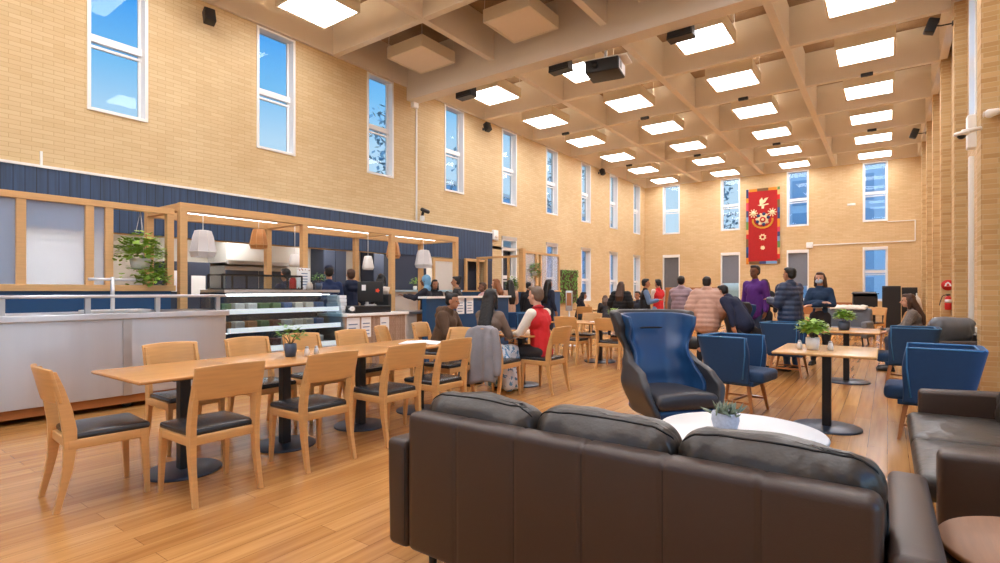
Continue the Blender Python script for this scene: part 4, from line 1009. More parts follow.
# ------------------------------------------------------------------ leather sofas
def cushion(m, c, d, rot, seed=0, puff=.05, r=.09):
    """puffy creased cushion; returns a function that maps box points onto its surface"""
    hx, hy, hz = [q / 2 for q in d]
    def f(x, y, z):
        u, v, w_ = x / hx, y / hy, z / hz
        b = (1 - min(1, abs(u)) ** 3) * (1 - min(1, abs(w_)) ** 3)
        n = mn.noise(Vector((x * 6 + seed, y * 8, z * 6))) * .016
        # creases fanning in from the corners
        cr = .020 * math.sin(abs(u) * 20 + w_ * 9 + 2.5 * mn.noise(Vector((x * 5, seed, z * 5)))) * max(0, abs(u) - .5) * 1.6
        cr += .010 * (1 - abs(mn.noise(Vector((x * 9 + seed * 3, z * 5, seed)))) * 5) * max(0, abs(u) - .2)
        return (x + n * .6, y * (1 + puff * 6 * b) + (n + cr) * (1 if y > 0 else -1), z + n * .7 - .02 * u * u * (w_ > 0))
    m.rbox(c, d, r, 4, rot, (30, 6, 18), f)
    mx = T(c, rot)
    def on(x, y, z):
        p = (x, y, z); h = (hx, hy, hz); q = [max(-h[a] + r, min(h[a] - r, p[a])) for a in range(3)]
        e = Vector([p[a] - q[a] for a in range(3)]); e = e.normalized() * r if e.length > 1e-9 else e
        return tuple(mx @ Vector(f(*(Vector(q) + e))))
    return on
def sofa(L, label, n, D=1.0, backh=.80, armh=.645, armw=.13, seams=6, group=None, backcush=True, over=0):
    """sofa with its back to -Y, seat opening to +Y; origin at back-centre floor"""
    t = empty('sofa', label=label, cat='sofa', group=group)
    hw = L / 2; pw = (L - 2 * armw)
    sx = [-pw / 2 + pw * i / seams for i in range(1, seams)]
    def gf(x, y, z):
        g = 0
        for s in sx: g = max(g, 1 - abs(x - s) / .012)
        k = 1 - .007 * max(0, g) / .06
        b = .01 * math.cos(x * 2 * PI / (pw / seams)) * 0
        return (x, (y + (.007 * max(0, g) if y < 0 else 0)), z - (.006 * max(0, g) if z > .2 else 0))
    m = MB(); r = .035; d = (pw - .004, .12, backh - .16)
    # custom grid so that the seams are real grooves
    h = [q / 2 for q in d]
    m.rbox((0, .06, .16 + h[2]), d, r, 4, None, (int(pw / .012), 1, 2), gf); m.obj('back_panel', M['leather'], t)
    sm = MB()
    for s in sx: sm.b(s - .0012, s + .0012, .0055, .009, .2, backh - .035)
    sm.obj('seam', M['stitch'], t)
    for s in (-1, 1):
        def af(x, y, z): return (x + s * (.006 * math.sin(z * 5)), y, z - .02 * (y / (D / 2)) * (z > 0))
        a = MB().rbox((s * (hw - armw / 2), D / 2 + .0, .16 + (armh - .16) / 2), (armw, D, armh - .16), .032, 4, None, (2, 10, 4), af).obj('armrest', M['leather'], t)
        q = MB(); e = hw - .02
        q.tube([(s * (hw - armw + .012), .006, .2), (s * (hw - armw + .012), .006, armh - .02), (s * (hw - .02), .006, armh - .005)], .0025, 5)
        q.obj('seam', M['stitch'], a)
    MB().rbox((0, D / 2 + .05, .25), (pw, D - .16, .18), .02).obj('base', M['leather'], t)
    w_ = pw / n
    for i in range(n):
        x = -pw / 2 + w_ * (i + .5)
        m = MB()
        def sf(px, py, pz, s=i):
            u, v = px / (w_ / 2), py / ((D - .2) / 2)
            n_ = mn.noise(Vector((px * 8 + s * 3, py * 8, s))) * .008
            return (px, py, pz + (.03 * (1 - u * u) * (1 - v * v) + n_ if pz > 0 else 0))
        m.rbox((x, D / 2 + .1 + over / 2, .385), (w_ - .008, D - .22 + over, .13), .045, 4, None, (10, 10, 2), sf); m.obj('seat_cushion', M['leather_cushion'], t)
        if backcush:
            m = MB(); on = cushion(m, (x, .245, .638), (w_ + .012, .19, .50), (R(13), 0, 0), seed=i * 3.7 + 1)
            bc = m.obj('back_cushion', M['leather_cushion'], t)
            q = MB(); hx_ = (w_ + .012) / 2; P_ = []
            for k in range(7): P_.append(on(-hx_, -.03, -.05 + (.25 - .05) * k / 7))
            for k in range(31): P_.append(on(-hx_ + 2 * hx_ * k / 30, -.03, .25))
            for k in range(6, -1, -1): P_.append(on(hx_, -.03, -.05 + (.25 - .05) * k / 7))
            q.tube(P_, .0042, 6)
            q.obj('seam', M['stitch'], bc)
    for a in (-1, 1):
        for b_ in (.08, D - .1): MB().tube([(a * (hw - .18), b_ + .05, 0), (a * (hw - .18), b_ + .05, .17)], [.016, .024], 12).obj('leg', M['black'], t)
    return t
s1 = sofa(2.06, 'large dark brown leather sofa seen from behind in the foreground', 3); s1.location = (-.905, 1.745, 0)
s2 = sofa(2.07, 'dark leather sofa against the right wall facing the tables', 2, D=.81, over=.08, armh=.63, armw=.14); s2.location = (1.0, 4.235, 0); s2.rotation_euler[2] = R(90)
s3 = sofa(1.95, 'dark leather sofa beyond the nearest brick pier with grey pillow', 2, D=.9, armh=.62, armw=.14, backh=.70, backcush=False); s3.location = (1.18, 11.2, 0); s3.rotation_euler[2] = R(90)
m = MB(); cushion(m, (0, 0, 0), (.62, .2, .46), (R(20), 0, 0), 9, .09, .09)
M['grey_lea'] = mat('grey leather', (112, 118, 128), .35, bump=.2, bscale=60)
p = m.obj('pillow', M['grey_lea'], None, loc=(.78, 10.72, .74), rz=R(30)); tag(p, 'large grey leather pillow propped on the sofa behind the nearest pier', 'pillow')

# ------------------------------------------------------------------ round tables in the lounge
t = empty('coffee_table', (-.78, 3.74, 0), 0, 'round white coffee table behind the foreground sofa', 'coffee table')
MB().lathe([(.005, .43), (.47, .43), (.5, .435), (.505, .448), (.495, .46), (.005, .46)], 64).obj('tabletop', M['white'], t)
MB().lathe([(.04, .03), (.035, .43)], 20).obj('column', M['steel2'], t); MB().lathe([(.005, 0), (.3, 0), (.3, .012), (.05, .03), (.005, .03)], 40).obj('base_disc', M['steel2'], t)
potted(-.85, 3.66, .461, .085, .115, .085, 1, .05, 'spiky grey green succulent in round ribbed pot on white coffee table', mat('speckled grey pot', (168, 176, 192), .5, var=.3, scale=60), M['leafp'], spiky=True, name='potted_succulent', seed=41)
t = empty('side_table', (.47, 2.42, .015), 0, 'round wood topped side table between the two leather sofas', 'side table')
MB().lathe([(.005, .475), (.325, .475), (.33, .485), (.33, .495), (.325, .5), (.005, .5)], 64).obj('tabletop', M['walnut_top'], t)
MB().lathe([(.31, .45), (.322, .452), (.322, .475), (.31, .475)], 48).obj('rim', M['black'], t)
for k in range(3):
    a = R(90 + 120 * k); MB().tube([(.22 * math.cos(a), .22 * math.sin(a), .46), (.27 * math.cos(a), .27 * math.sin(a), 0)], .014, 10).obj('leg', M['black'], t)

# ------------------------------------------------------------------ shells bent to a U plan
def upath(s, w_, d, r):
    """arclength s (0 at the middle of the back) -> point and outward normal; back along -Y, arms to +Y"""
    sg = 1 if s >= 0 else -1; a = abs(s); h = w_ / 2 - r; q = PI / 2 * r
    if a <= h: return sg * a, 0, 0, -1
    if a <= h + q:
        t_ = (a - h) / r; return sg * (h + r * math.sin(t_)), r - r * math.cos(t_), sg * math.sin(t_), -math.cos(t_)
    return sg * (w_ / 2), r + (a - h - q), sg, 0
def shell(w_, d, r, z0, z1, th, reach, width, lean, ntop=3, rnd=.02, ns=40, nz=14):
    """reach(z)->fraction of the half length; width(z)->scale; lean(z)->y shift"""
    H = (w_ / 2 - r) + PI / 2 * r + d - r
    def f(x, y, z):
        zz = (z + (z1 - z0) / 2) / (z1 - z0)
        s = x * reach(zz); px, py, nx, ny = upath(s, w_, d, r)
        k = width(zz)
        lt = ntop(abs(s) / H) if callable(ntop) else 1
        return ((px + nx * y) * k, (py + ny * y) * 1 + lean(zz) * (1 - .0 * py), z0 + (z + (z1 - z0) / 2) * lt)
    return MB().rbox((0, 0, 0), (2 * H, th, z1 - z0), rnd, 3, None, (ns, 1, nz), f)
def smooth(a, b, x): t_ = max(0, min(1, (x - a) / (b - a))); return t_ * t_ * (3 - 2 * t_)
def armchair(label):
    t = empty('armchair', label=label, cat='armchair', group='petrol blue fabric armchairs')
    one = lambda z: 1
    m = shell(.60, .56, .06, .36, .90, .06, lambda z: .90 + .10 * smooth(.0, .8, z), lambda z: .92 + .10 * z, lambda z: .05 - .12 * z, lambda u: 1 - .0 * u)
    m.v = [(x, y - .30, z) for x, y, z in m.v]; sh = m.obj('backrest', M['blue_fab'], t)
    # piping along the upper rims
    for off in (-.028, .028):
        pts = []
        for k in range(33):
            s = (-1 + k / 16) * (.24 + PI / 2 * .06 + .50) * .985; px, py, nx, ny = upath(s, .60, .56, .06); pts.append(((px + nx * off) * 1.02, py + ny * off - .06 - .30, .893))
        pts = [(pts[0][0] * .92, pts[0][1] - .03, .42), (pts[0][0] * .975, pts[0][1] - .0, .7)] + pts + [(pts[-1][0] * .975, pts[-1][1] - .0, .7), (pts[-1][0] * .92, pts[-1][1] - .03, .42)]
        q = MB().tube(pts, .008, 6).obj('piping', M['blue_pip'], sh)
    MB().rbox((0, .04, .445), (.53, .66, .13), .045, seg=(6, 6, 1), fn=lambda x, y, z: (x, y, z + (.02 * (1 - (x / .3) ** 2) * (1 - (y / .32) ** 2) if z > 0 else 0))).obj('seat_cushion', M['blue_fab'], t)
    MB().rbox((0, .0, .365), (.54, .52, .05), .01).obj('seat_frame', M['blue_fab'], t)
    for a in (-1, 1):
        for b_ in (-1, 1):
            MB().tube([(a * .21, b_ * .19, .35), (a * .27, b_ * .25, 0)], [.028, .017], 4, True).obj('leg', M['walnut'], t)
        MB().tube([(a * .245, -.225, .14), (a * .245, .225, .14)], .016, 4, True).obj('stretcher', M['walnut'], t)
    MB().tube([(-.245, 0, .14), (.245, 0, .14)], .016, 4, True).obj('stretcher', M['walnut'], t)
    return t
ac = armchair('blue fabric armchair left of the nearer cafe table, closest one beside the wing chair')
ac.location = (-1.38, 6.55, 0); ac.rotation_euler[2] = R(-98); ac.scale = (.95, .95, .95)
dup(ac, (.33, 6.36, 0), R(88), 'blue fabric armchair right of the nearer cafe table, largest in view')
dup(ac, (-1.30, 9.75, 0), R(-94), 'blue fabric armchair left of the further cafe table')
dup(ac, (.22, 9.5, 0), R(90), 'blue fabric armchair right of the further cafe table')
dup(ac, (-7.0, 10.4, 0), R(150), 'blue fabric armchair beside the blue partition beyond the red jacket person')

def wing_chair(label):
    t = empty('wing_chair', label=label, cat='armchair', group='high backed wing chairs')
    K = [(0, 1.0), (.30, 1.0), (.42, .88), (.52, .60), (.62, .53), (.74, .58), (.88, .66), (1, .62)]
    def pw(z, T_):
        for (a, b), (c, d) in zip(T_, T_[1:]):
            if z <= c: return b + (d - b) * smooth(a, c, z)
        return T_[-1][1]
    WD = [(0, .80), (.3, 1.0), (.45, .94), (.6, .84), (.8, 1.0), (1, 1.08)]
    LN = [(0, .08), (.35, .02), (1, -.17)]
    KI = lambda z: pw(z, K)
    m = shell(.72, .60, .20, .26, 1.18, .07, KI, lambda z: pw(z, WD), lambda z: pw(z, LN), lambda u: 1 - .07 * u ** 3, .03, 48, 26)
    m.v = [(x, y - .36, z) for x, y, z in m.v]; m.obj('shell', M['char_lea'], t)
    # inner back panel following the shell, blue painted in for reflected window sky
    m = shell(.62, .5, .20, .44, 1.15, .035, lambda z: .80 - .18 * smooth(.1, .4, z) + .17 * smooth(.6, .9, z), lambda z: pw(.2 + .8 * z, WD), lambda z: pw(.22 + .78 * z, LN), lambda u: 1 - .08 * u ** 3, .015, 36, 20)
    m.v = [(x, y - .30, z) for x, y, z in m.v]; m.obj('inner_back', M['sky_sheen_lea'], t)
    MB().tube([(-.12 + .03 * q, -.372 + 2.2 * (-.12 + .03 * q) ** 2, 1.005) for q in range(9)], [.003] + [.010] * 7 + [.003], 6).obj('headrest_crease_shade', M['stitch'], t)  # dark tube drawn in for the shade of the headrest fold

    MB().rbox((0, .02, .40), (.60, .60, .13), .055, 4, seg=(8, 8, 1), fn=lambda x, y, z: (x * (1 - .12 * (y < 0) * abs(y / .3)), y, z + (.025 * (1 - (x / .3) ** 2) if z > 0 else 0))).obj('seat_cushion', M['char_lea'], t)
    MB().rbox((0, -.0, .30), (.58, .56, .1), .05, 4).obj('seat_base', M['sky_sheen_lea'], t)
    MB().tube([(0, 0, .03), (0, 0, .27)], .03, 12).obj('column', M['black'], t)
    for k in range(4):
        a = R(45 + 90 * k); MB().tube([(0, 0, .06), (.3 * math.cos(a), .3 * math.sin(a), .012)], [.022, .014], 8).obj('foot', M['black'], t)
    return t
wc = wing_chair('large charcoal leather wing chair with painted blue sheen behind the white coffee table')
wc.location = (-1.60, 4.84, 0); wc.rotation_euler[2] = R(-131)
dup(wc, (-1.98, 10.5, 0), R(-50), 'dark wing chair behind the blue armchairs, beside the bending person in navy')

# ------------------------------------------------------------------ far end furniture
t = empty('tub_chair', (-.85, 16.0, 0), R(170), 'grey upholstered tub seat with white fleece over its back, near far wall', 'armchair')
M['grey_fab'] = mat('mid grey fabric', (112, 118, 128), .85, bump=.2, bscale=200)
MB().rbox((0, -.3, .62), (1.0, .18, .62), .07).obj('backrest', M['grey_fab'], t)
for s in (-1, 1): MB().rbox((s * .46, .0, .42), (.14, .7, .4), .05).obj('armrest', M['grey_fab'], t)
MB().rbox((0, .02, .36), (.80, .64, .2), .06).obj('seat_cushion', M['grey_fab'], t)
for a in (-1, 1):
    for b_ in (-1, 1): MB().tube([(a * .4, b_ * .26, .26), (a * .43, b_ * .29, 0)], .02, 8).obj('leg', M['black'], t)
m = MB(); m.rbox((0, -.30, .935), (.8, .3, .07), .03, seg=(24, 8, 1), fn=lambda x, y, z: (x, y, z - 1.2 * y * y * 4 * .5 + .02 * mn.noise(Vector((x * 14, y * 14, 2)))))
f_ = m.obj('fleece_throw', mat('white fleece', (232, 226, 214), .95, bump=.6, bscale=60), None, loc=(-.85, 16.0, .035), rz=R(170)); tag(f_, 'white fluffy fleece draped over the grey tub seat', 'throw')
def cab(x, y, z1, w_, label):
    t = empty('loudspeaker', (x, y, 0), R(180), label, 'loudspeaker', 'black floor loudspeakers')
    MB().rbox((0, 0, z1 / 2), (w_, .5, z1), .02).obj('cabinet', M['blackp'], t); MB().b(-w_ / 2 + .03, w_ / 2 - .03, .25, .262, .1, z1 - .08).obj('grille', M['black'], t)
cab(.12, 24.6, 1.55, .56, 'tall black loudspeaker cabinet by far wall, left one'); cab(.66, 24.9, 1.5, .46, 'tall black loudspeaker cabinet by far wall, right one against the piers')
t = empty('lectern_case', (-.55, 19.4, 0), R(185), 'black lectern on stand at the back in front of last far window', 'lectern')
MB().prism([(-.25, .9), (.25, .9), (.25, 1.2), (-.25, 1.34)], -.3, .3, 'X').obj('case', M['blackp'], t); MB().b(-.33, .33, -.3, .3, 1.27, 1.30).obj('lid', M['black'], t)
for s in (-1, 1): MB().b(s * .22 - .03, s * .22 + .03, -.2, .2, 0, .9).obj('leg', M['blackp'], t)
tag(MB().cap((.5, 15.7, .5), .14, (.5, 15.7, .78), .12).cap((.5, 15.7, .85), .02, (.38, 15.7, .92), .02).fused('backpack', M['black'], None, .015), 'black rucksack hanging on an oak chair at the back', 'rucksack')
t, hx, hy, h_ = block('wooden_cabinet', -7.0, -5.2, 20.6, 21.1, 0, 1.5, M['walnut'], 'long brown wooden cabinet behind the people near the far wall', 'cabinet')
for q in range(3): MB().b(-hx + .03 + q * .6, -hx + .57 + q * .6, -hy - .015, -hy, .1, 1.42).obj('door', M['walnut'], t)
t, hx, hy, h_ = block('wooden_bench', -2.6, -.9, 21.4, 21.9, .55, .98, M['walnut'], 'brown wooden bench in front of the far wall behind the masked person with folded arms', 'bench')
for q in (-1, 1): MB().b(q * hx * .8 - .04, q * hx * .8 + .04, -.2, .2, -.55, 0).obj('leg', M['walnut'], t)
t = empty('coat_rack', (.72, 20.6, 0), 0, 'slim coat rack holding a white coat beside the black loudspeakers', 'coat rack')
MB().tube([(0, 0, 0), (0, 0, 1.3)], .018, 8).obj('pole', M['steel2'], t); MB().lathe([(.01, 0), (.15, 0), (.15, .02), (.01, .03)], 20).obj('base', M['steel2'], t)
c = MB().cap((-.02, 0, 1.1), .08, (-.04, 0, .45), .14).cap((.03, 0, 1.1), .07, (.1, 0, .6), .07).cap((0, 0, 1.2), .04, (0, 0, 1.1), .06).fused('coat', M['offwhite'], None, .02); c.location = (.72, 20.45, 0); tag(c, 'white coat hanging on the rack near the far piers', 'coat')
t = empty('low_bench', (-3.05, 10.6, 0), 0, 'black cushioned bench beneath the pink puffer jacket people', 'bench')
MB().rbox((0, 0, .36), (1.3, .6, .2), .05).obj('seat', M['blackp'], t)
for a in (-1, 1):
    for b_ in (-1, 1): MB().b(a * .55 - .02, a * .55 + .02, b_ * .22 - .02, b_ * .22 + .02, 0, .28).obj('leg', M['walnut'], t)
tag(MB().rbox((-1.35, 7.45, .01), (.2, .12, .012), .004, fn=lambda x, y, z: (x, y, z + .01 * math.sin(x * 40))).obj('paper_scrap', M['paper'], None), 'crumpled white paper scrap on the floor by the cafe table', 'paper')
# ------------------------------------------------------------------ people
def person(name_label, x, y, deg, pose='stand', H=1.74, skin='skin_m', hair=('hair_b', 'short'), top=(40, 40, 48), topk='', legs=(36, 38, 48), legk='', arms='down', lean=0, skirt=False,
           puffy=0, collar=None, mask=False, glasses=False, head=(0, 0), face=False, vox=.013, sleeves=None, bulk=1.0, cap=None, hood=None, seat=.45, badge=False, group=None, lapel=None):
    t = empty('person', (x, y, 0), R(deg), name_label, 'person', group)
    k = H / 1.74; sit = pose == 'sit'
    pz = (seat + .10) if sit else .93 * k
    P = Vector((0, 0, pz)); rot = Matrix.Rotation(-R(lean), 4, 'X')
    def U(px, py, pz_): return P + (rot @ Vector((px * k * (bulk ** .5), py * k, pz_ * k)))       # upper body, relative to pelvis
    chest, neck, hd = U(0, .01, .34), U(0, .0, .56), U(0, .03, .695)
    sh = {s: U(s * .165, 0, .465) for s in (-1, 1)}
    A = {'down': [((.215, -.02, .20), (.23, .06, -.03))], 'fold': [((.25, .04, .22), (-.02, .24, .25))], 'table': [((.22, .16, .24), (.10, .40, .20))],
         'hold': [((.22, .06, .20), (.12, .30, .26))], 'reach': [((.22, .22, .3), (.16, .46, .36))], 'pocket': [((.27, -.06, .2), (.2, .1, .03))], 'back': [((.24, -.06, .2), (.1, -.16, .02))]}
    aj = {}
    for s in (-1, 1):
        e, w_ = A[arms][0]; w2 = list(w_)
        if arms == 'fold': w2 = [(-.10 if s > 0 else -.08), .21 if s > 0 else .245, .25 if s > 0 else .20]; 
        aj[s] = (U(s * e[0], e[1], e[2]), U(s * w2[0] if arms != 'fold' else s * w2[0] * 1.0, w2[1], w2[2]))
    hips = {s: P + Vector((s * .085 * k, 0, -.02)) for s in (-1, 1)}
    if sit: lj = {s: (Vector((s * .12, .42 * k, seat + .07)), Vector((s * .13, .40 * k, .09))) for s in (-1, 1)}
    elif pose == 'step': lj = {-1: (Vector((-.10, .10, .49 * k)), Vector((-.11, -.05, .09))), 1: (Vector((.10, .12, .49 * k)), Vector((.11, .14, .09)))}
    else: lj = {s: (Vector((s * .10, .015, .49 * k)), Vector((s * .115, -.02, .09))) for s in (-1, 1)}
    hr = Matrix.Rotation(R(head[1]), 4, 'Z') @ Matrix.Rotation(-R(lean * .4 + head[0]), 4, 'X')
    def Hh(a, b, c): return hd + (hr @ Vector((a * k, b * k, c * k)))
    # ---- the body: one continuous surface
    m = MB()
    m.cap(P, .115 * k, U(0, 0, .17), .10 * k); m.cap(U(0, 0, .17), .10 * k, chest, .12 * k); m.cap(U(-.07, 0, .38), .10 * k, U(.07, 0, .38), .10 * k)
    m.cap(U(-.13, 0, .45), .055 * k, U(.13, 0, .45), .055 * k); m.cap(U(0, -.005, .47), .058 * k, U(0, .01, .60), .050 * k)
    for s in (-1, 1):
        e, w_ = aj[s]
        m.cap(sh[s], .050 * k, e, .040 * k); m.cap(e, .038 * k, w_, .026 * k)
        # palm, four unequal fingers and a thumb leaving the side of the palm
        d = (w_ - e).normalized(); sd = d.cross(Vector((0, 0, 1)))
        sd = sd.normalized() if sd.length > .1 else Vector((0, 1, 0)); dn = d.cross(sd).normalized(); dn = dn if dn.z < 0 else -dn
        if arms in ('down',): sd = Vector((0, 1, 0)); dn = Vector((-s, 0, 0))
        pc_ = w_ + d * .085
        for q in (-1, 0, 1): m.cap(w_ + sd * q * .018, .017, pc_ + sd * q * .024, .015)
        for q, L in ((-1.5, .062), (-.5, .076), (.5, .08), (1.5, .07)):
            b0 = pc_ + sd * q * .021; b1 = b0 + d * L * .5 + dn * .008; m.cap(b0, .0095, b1, .009); m.cap(b1, .009, b1 + d * L * .4 + dn * .022, .0078)
        b0 = w_ + d * .03 + sd * .026; m.cap(b0, .012, b0 + d * .035 + sd * .026 + dn * .01, .0105); m.cap(b0 + d * .035 + sd * .026 + dn * .01, .0105, b0 + d * .065 + sd * .03 + dn * .02, .009)
        kn, an = lj[s]
        m.cap(hips[s], .088 * k, kn, .058 * k); m.cap(kn, .056 * k, kn + (an - kn) * .35 + Vector((0, -.012, 0)), .055 * k); m.cap(kn + (an - kn) * .35 + Vector((0, -.012, 0)), .055 * k, an, .037 * k)
        m.cap(an + Vector((0, 0, -.03)), .035, an + Vector((s * .01, .13, -.055)), .028)
    hq = hr.to_euler()
    m.ell(Hh(0, -.012, .03), (.074 * k, .092 * k, .088 * k)); m.ell(Hh(0, .018, -.045), (.058 * k, .068 * k, .068 * k)); m.ell(Hh(0, .045, -.085), (.032 * k, .034 * k, .028 * k))
    m.cap(Hh(0, .082, .012), .009, Hh(0, .104, -.026), .014); m.ell(Hh(0, .078, -.058), (.024, .014, .008)); m.cap(Hh(-.03, .066, .026), .012, Hh(.03, .066, .026), .012)
    for s in (-1, 1): m.ell(Hh(s * .076, -.008, -.008), (.012, .02, .03))
    m.fused('body', M[skin], t, vox if not face else .009, 2, None, .45)
    if face or not mask:
        for s in (-1, 1): MB().ell(Hh(s * .030, .077, .008), (.012, .008, .0075)).obj('eye', M['eye'], t)
        MB().ell(Hh(0, .0875, -.057), (.022, .008, .007)).obj('mouth', M['lip'], t)
    # ---- clothes
    tv = .016 if vox > .012 else .012
    tm = cloth(top, topk); b = .016 + puffy; sb = b * (1 if not puffy else .9)
    m = MB(); low = -.06 if not sit else -.03
    m.cap(U(-.03, 0, low), (.115 * k + b) * bulk, U(-.03, 0, .2), (.10 * k + b) * bulk); m.cap(U(.03, 0, low), (.115 * k + b) * bulk, U(.03, 0, .2), (.10 * k + b) * bulk)
    m.cap(U(0, 0, .2), (.105 * k + b) * bulk, chest, .125 * k + b); m.cap(U(-.08, 0, .38), .10 * k + b, U(.08, 0, .38), .10 * k + b); m.cap(U(-.135, 0, .455), .055 * k + b, U(.135, 0, .455), .055 * k + b)
    m.cap(U(0, -.005, .47), .06 * k + b, U(0, 0, .53), .056 * k + b * .8)
    slv = sleeves is None
    ms = m if slv else MB(); sb = sb if slv else .017
    for s in (-1, 1):
        e, w_ = aj[s]; ms.cap(sh[s], .056 * k + sb, e, .044 * k + sb * .9); ms.cap(e, .042 * k + sb * .9, w_ - (w_ - e).normalized() * .01, .034 * k + sb * .7)
    if hood: m.cap(U(-.07, -.10, .52), .07, U(.07, -.10, .52), .07); m.cap(U(-.08, -.03, .56), .045, U(.08, -.03, .56), .045); m.cap(U(-.06, -.12, .44), .06, U(.06, -.12, .44), .06)
    def quilt(co, n):
        z = (rot.inverted() @ (co - P)).z; return co + n * (.012 * abs(math.sin(z * PI / .085)) - .006)
    def crease(co, n): return co + n * .006 * (mn.noise(co * 9) + .5 * mn.noise(co * 22))
    m.fused('jacket' if (puffy or not slv or hood) else 'top', tm, t, tv, 3, quilt if puffy > .02 else crease)
    if not slv: ms.fused('sleeve', cloth(sleeves), t, tv, 3, crease)
    if collar:
        m = MB(); m.tube([U(.066 * math.cos(a), .066 * math.sin(a), .545) for a in [q * PI / 8 for q in range(17)]], .017 if collar[1] else .012, 8); m.obj('collar', cloth(collar[0]), t)
    if lapel:
        m = MB(); m.cap(U(0, .12, .42), .035, U(0, .125, .05), .04); m.fused('shirt_front', cloth(lapel), t, .014)
    lm = cloth(legs, legk); m = MB()
    if skirt:
        if sit:
            for s in (-1, 1): m.cap(hips[s], .12, lj[s][0], .11); m.cap(lj[s][0] + Vector((0, -.02, 0)), .11, lj[s][1] + Vector((0, -.08, .08)), .15)
            m.cap(P, .15, P + Vector((0, .05, -.1)), .16); [m.cap(Vector((q * .09, .34, .44)), .12, Vector((q * .15, .34 + .02 * q, .09)), .085) for q in (-1.2, 0, 1.2)]; m.cap(Vector((.17, .1, seat)), .10, Vector((.24, .12, .12)), .09)
        else: m.cap(P, .14, Vector((0, .02, .3)), .19)
    else:
        m.cap(P + Vector((0, 0, .04)), .122 * k, P + Vector((0, 0, -.06)), .12 * k)
        for s in (-1, 1):
            kn, an = lj[s]; m.cap(hips[s], .10 * k, kn, .07 * k); m.cap(kn, .07 * k, an + Vector((0, 0, .01)), .05 * k)
    m.fused('skirt' if skirt else 'trousers', lm, t, .016, 2, crease)
    for s in (-1, 1):
        an = lj[s][1]; m = MB(); m.cap((an.x, an.y - .01, .05), .048, (an.x + s * .01, an.y + .15, .036), .036); m.box((an.x + s * .005, an.y + .07, .012), (.085, .27, .022))
        m.fused('shoe', M['shoe'], t, .013, 2)
    # ---- hair
    hm = M[hair[0]]; st = hair[1]; m = MB()
    if st != 'none' and not cap == 'wrap':
        m.ell(Hh(0, -.034, .042), (.083 * k, .092 * k, .086 * k)); m.ell(Hh(0, -.055, -.005), (.076 * k, .065 * k, .075 * k)); m.ell(Hh(0, .018, .092), (.062 * k, .062 * k, .034 * k))
        if st == 'quiff': m.cap(Hh(-.035, .05, .105), .028, Hh(.04, .055, .10), .026)
        if st in ('long', 'wild', 'mid'):
            L = {'long': .42, 'wild': .34, 'mid': .2}[st]
            for q in (-1, 0, 1): m.cap(Hh(q * .04, -.065, 0), .055, U(q * .055, -.115 - puffy, .60 - L * .6), .055); m.cap(U(q * .055, -.115 - puffy, .60 - L * .6), .055, U(q * .05, -.12 - puffy, .60 - L), .03)
            for s in (-1, 1): m.cap(Hh(s * .072, -.01, .03), .026, Hh(s * .078, -.01, -.13), .026)
        if st == 'bun': m.ell(Hh(0, -.10, .10), (.045, .045, .045))
        if st == 'pony': m.cap(Hh(0, -.12, .03), .03, Hh(0, -.16, -.16), .02)
        m.fused('hair', hm, t, .012, 2, lambda co, n: co + n * .004 * mn.noise(co * 40))
    if cap == 'cap':
        m = MB(); m.ell(Hh(0, -.015, .07), (.09, .105, .075)); m.cap(Hh(-.03, .09, .06), .015, Hh(.03, .09, .06), .015); m.fused('cap', cloth((24, 34, 62)), t, .013)
    if cap == 'wrap':
        m = MB(); m.ell(Hh(0, -.03, .03), (.095, .105, .11)); m.ell(Hh(0, -.05, -.05), (.09, .09, .09)); m.cap(U(-.06, -.02, .52), .08, U(.06, -.02, .52), .08); m.fused('headscarf', cloth((110, 160, 196)), t, .014)
    if mask: m = MB(); m.ell(Hh(0, .055, -.05), (.062, .05, .045)); m.obj('face_mask', M['mask'], t)
    if glasses:
        m = MB()
        for s in (-1, 1): m.tube([Hh(s * .032 + .02 * math.cos(a), .09, .008 + .015 * math.sin(a)) for a in [q * PI / 6 for q in range(13)]], .0025, 5)
        m.obj('glasses', M['black'], t)
    if badge:
        m = MB(); c_ = U(0, .16, .18); m.box(c_, (.15, .012, .07)); m.obj('paper_in_hand', M['paper'], t)
    return t
# heading: local +Y is where the person looks; deg rotates it (0 = towards far wall, 180 = towards viewer, 90 = towards windows)
person('person in red varsity jacket with cream sleeves sitting in profile at the oak table', -3.84, 6.27, 88, 'sit', H=1.88, skin='skin_l', hair=('hair_g', 'quiff'), top=(206, 34, 40), sleeves=(236, 226, 210), legs=(44, 40, 42), arms='table', lean=6, face=True, collar=((150, 20, 30), 1), lapel=(104, 62, 40), vox=.010)
person('person with very long black hair, taupe top and blue leaf print skirt, seated back turned', -4.29, 5.66, 4, 'sit', H=1.80, skin='skin_m', hair=('hair_b', 'long'), top=(122, 106, 94), legs=(230, 232, 240), legk='floral', skirt=True, arms='table', lean=3, vox=.012, bulk=.72)
person('person in brown hooded coat seated in profile facing the red jacket person', -5.36, 5.9, -75, 'sit', H=1.72, skin='skin_m', hair=('hair_b', 'bun'), top=(84, 60, 40), arms='table', lean=14, hood=True, bulk=1.15, puffy=.015, face=True, vox=.012)
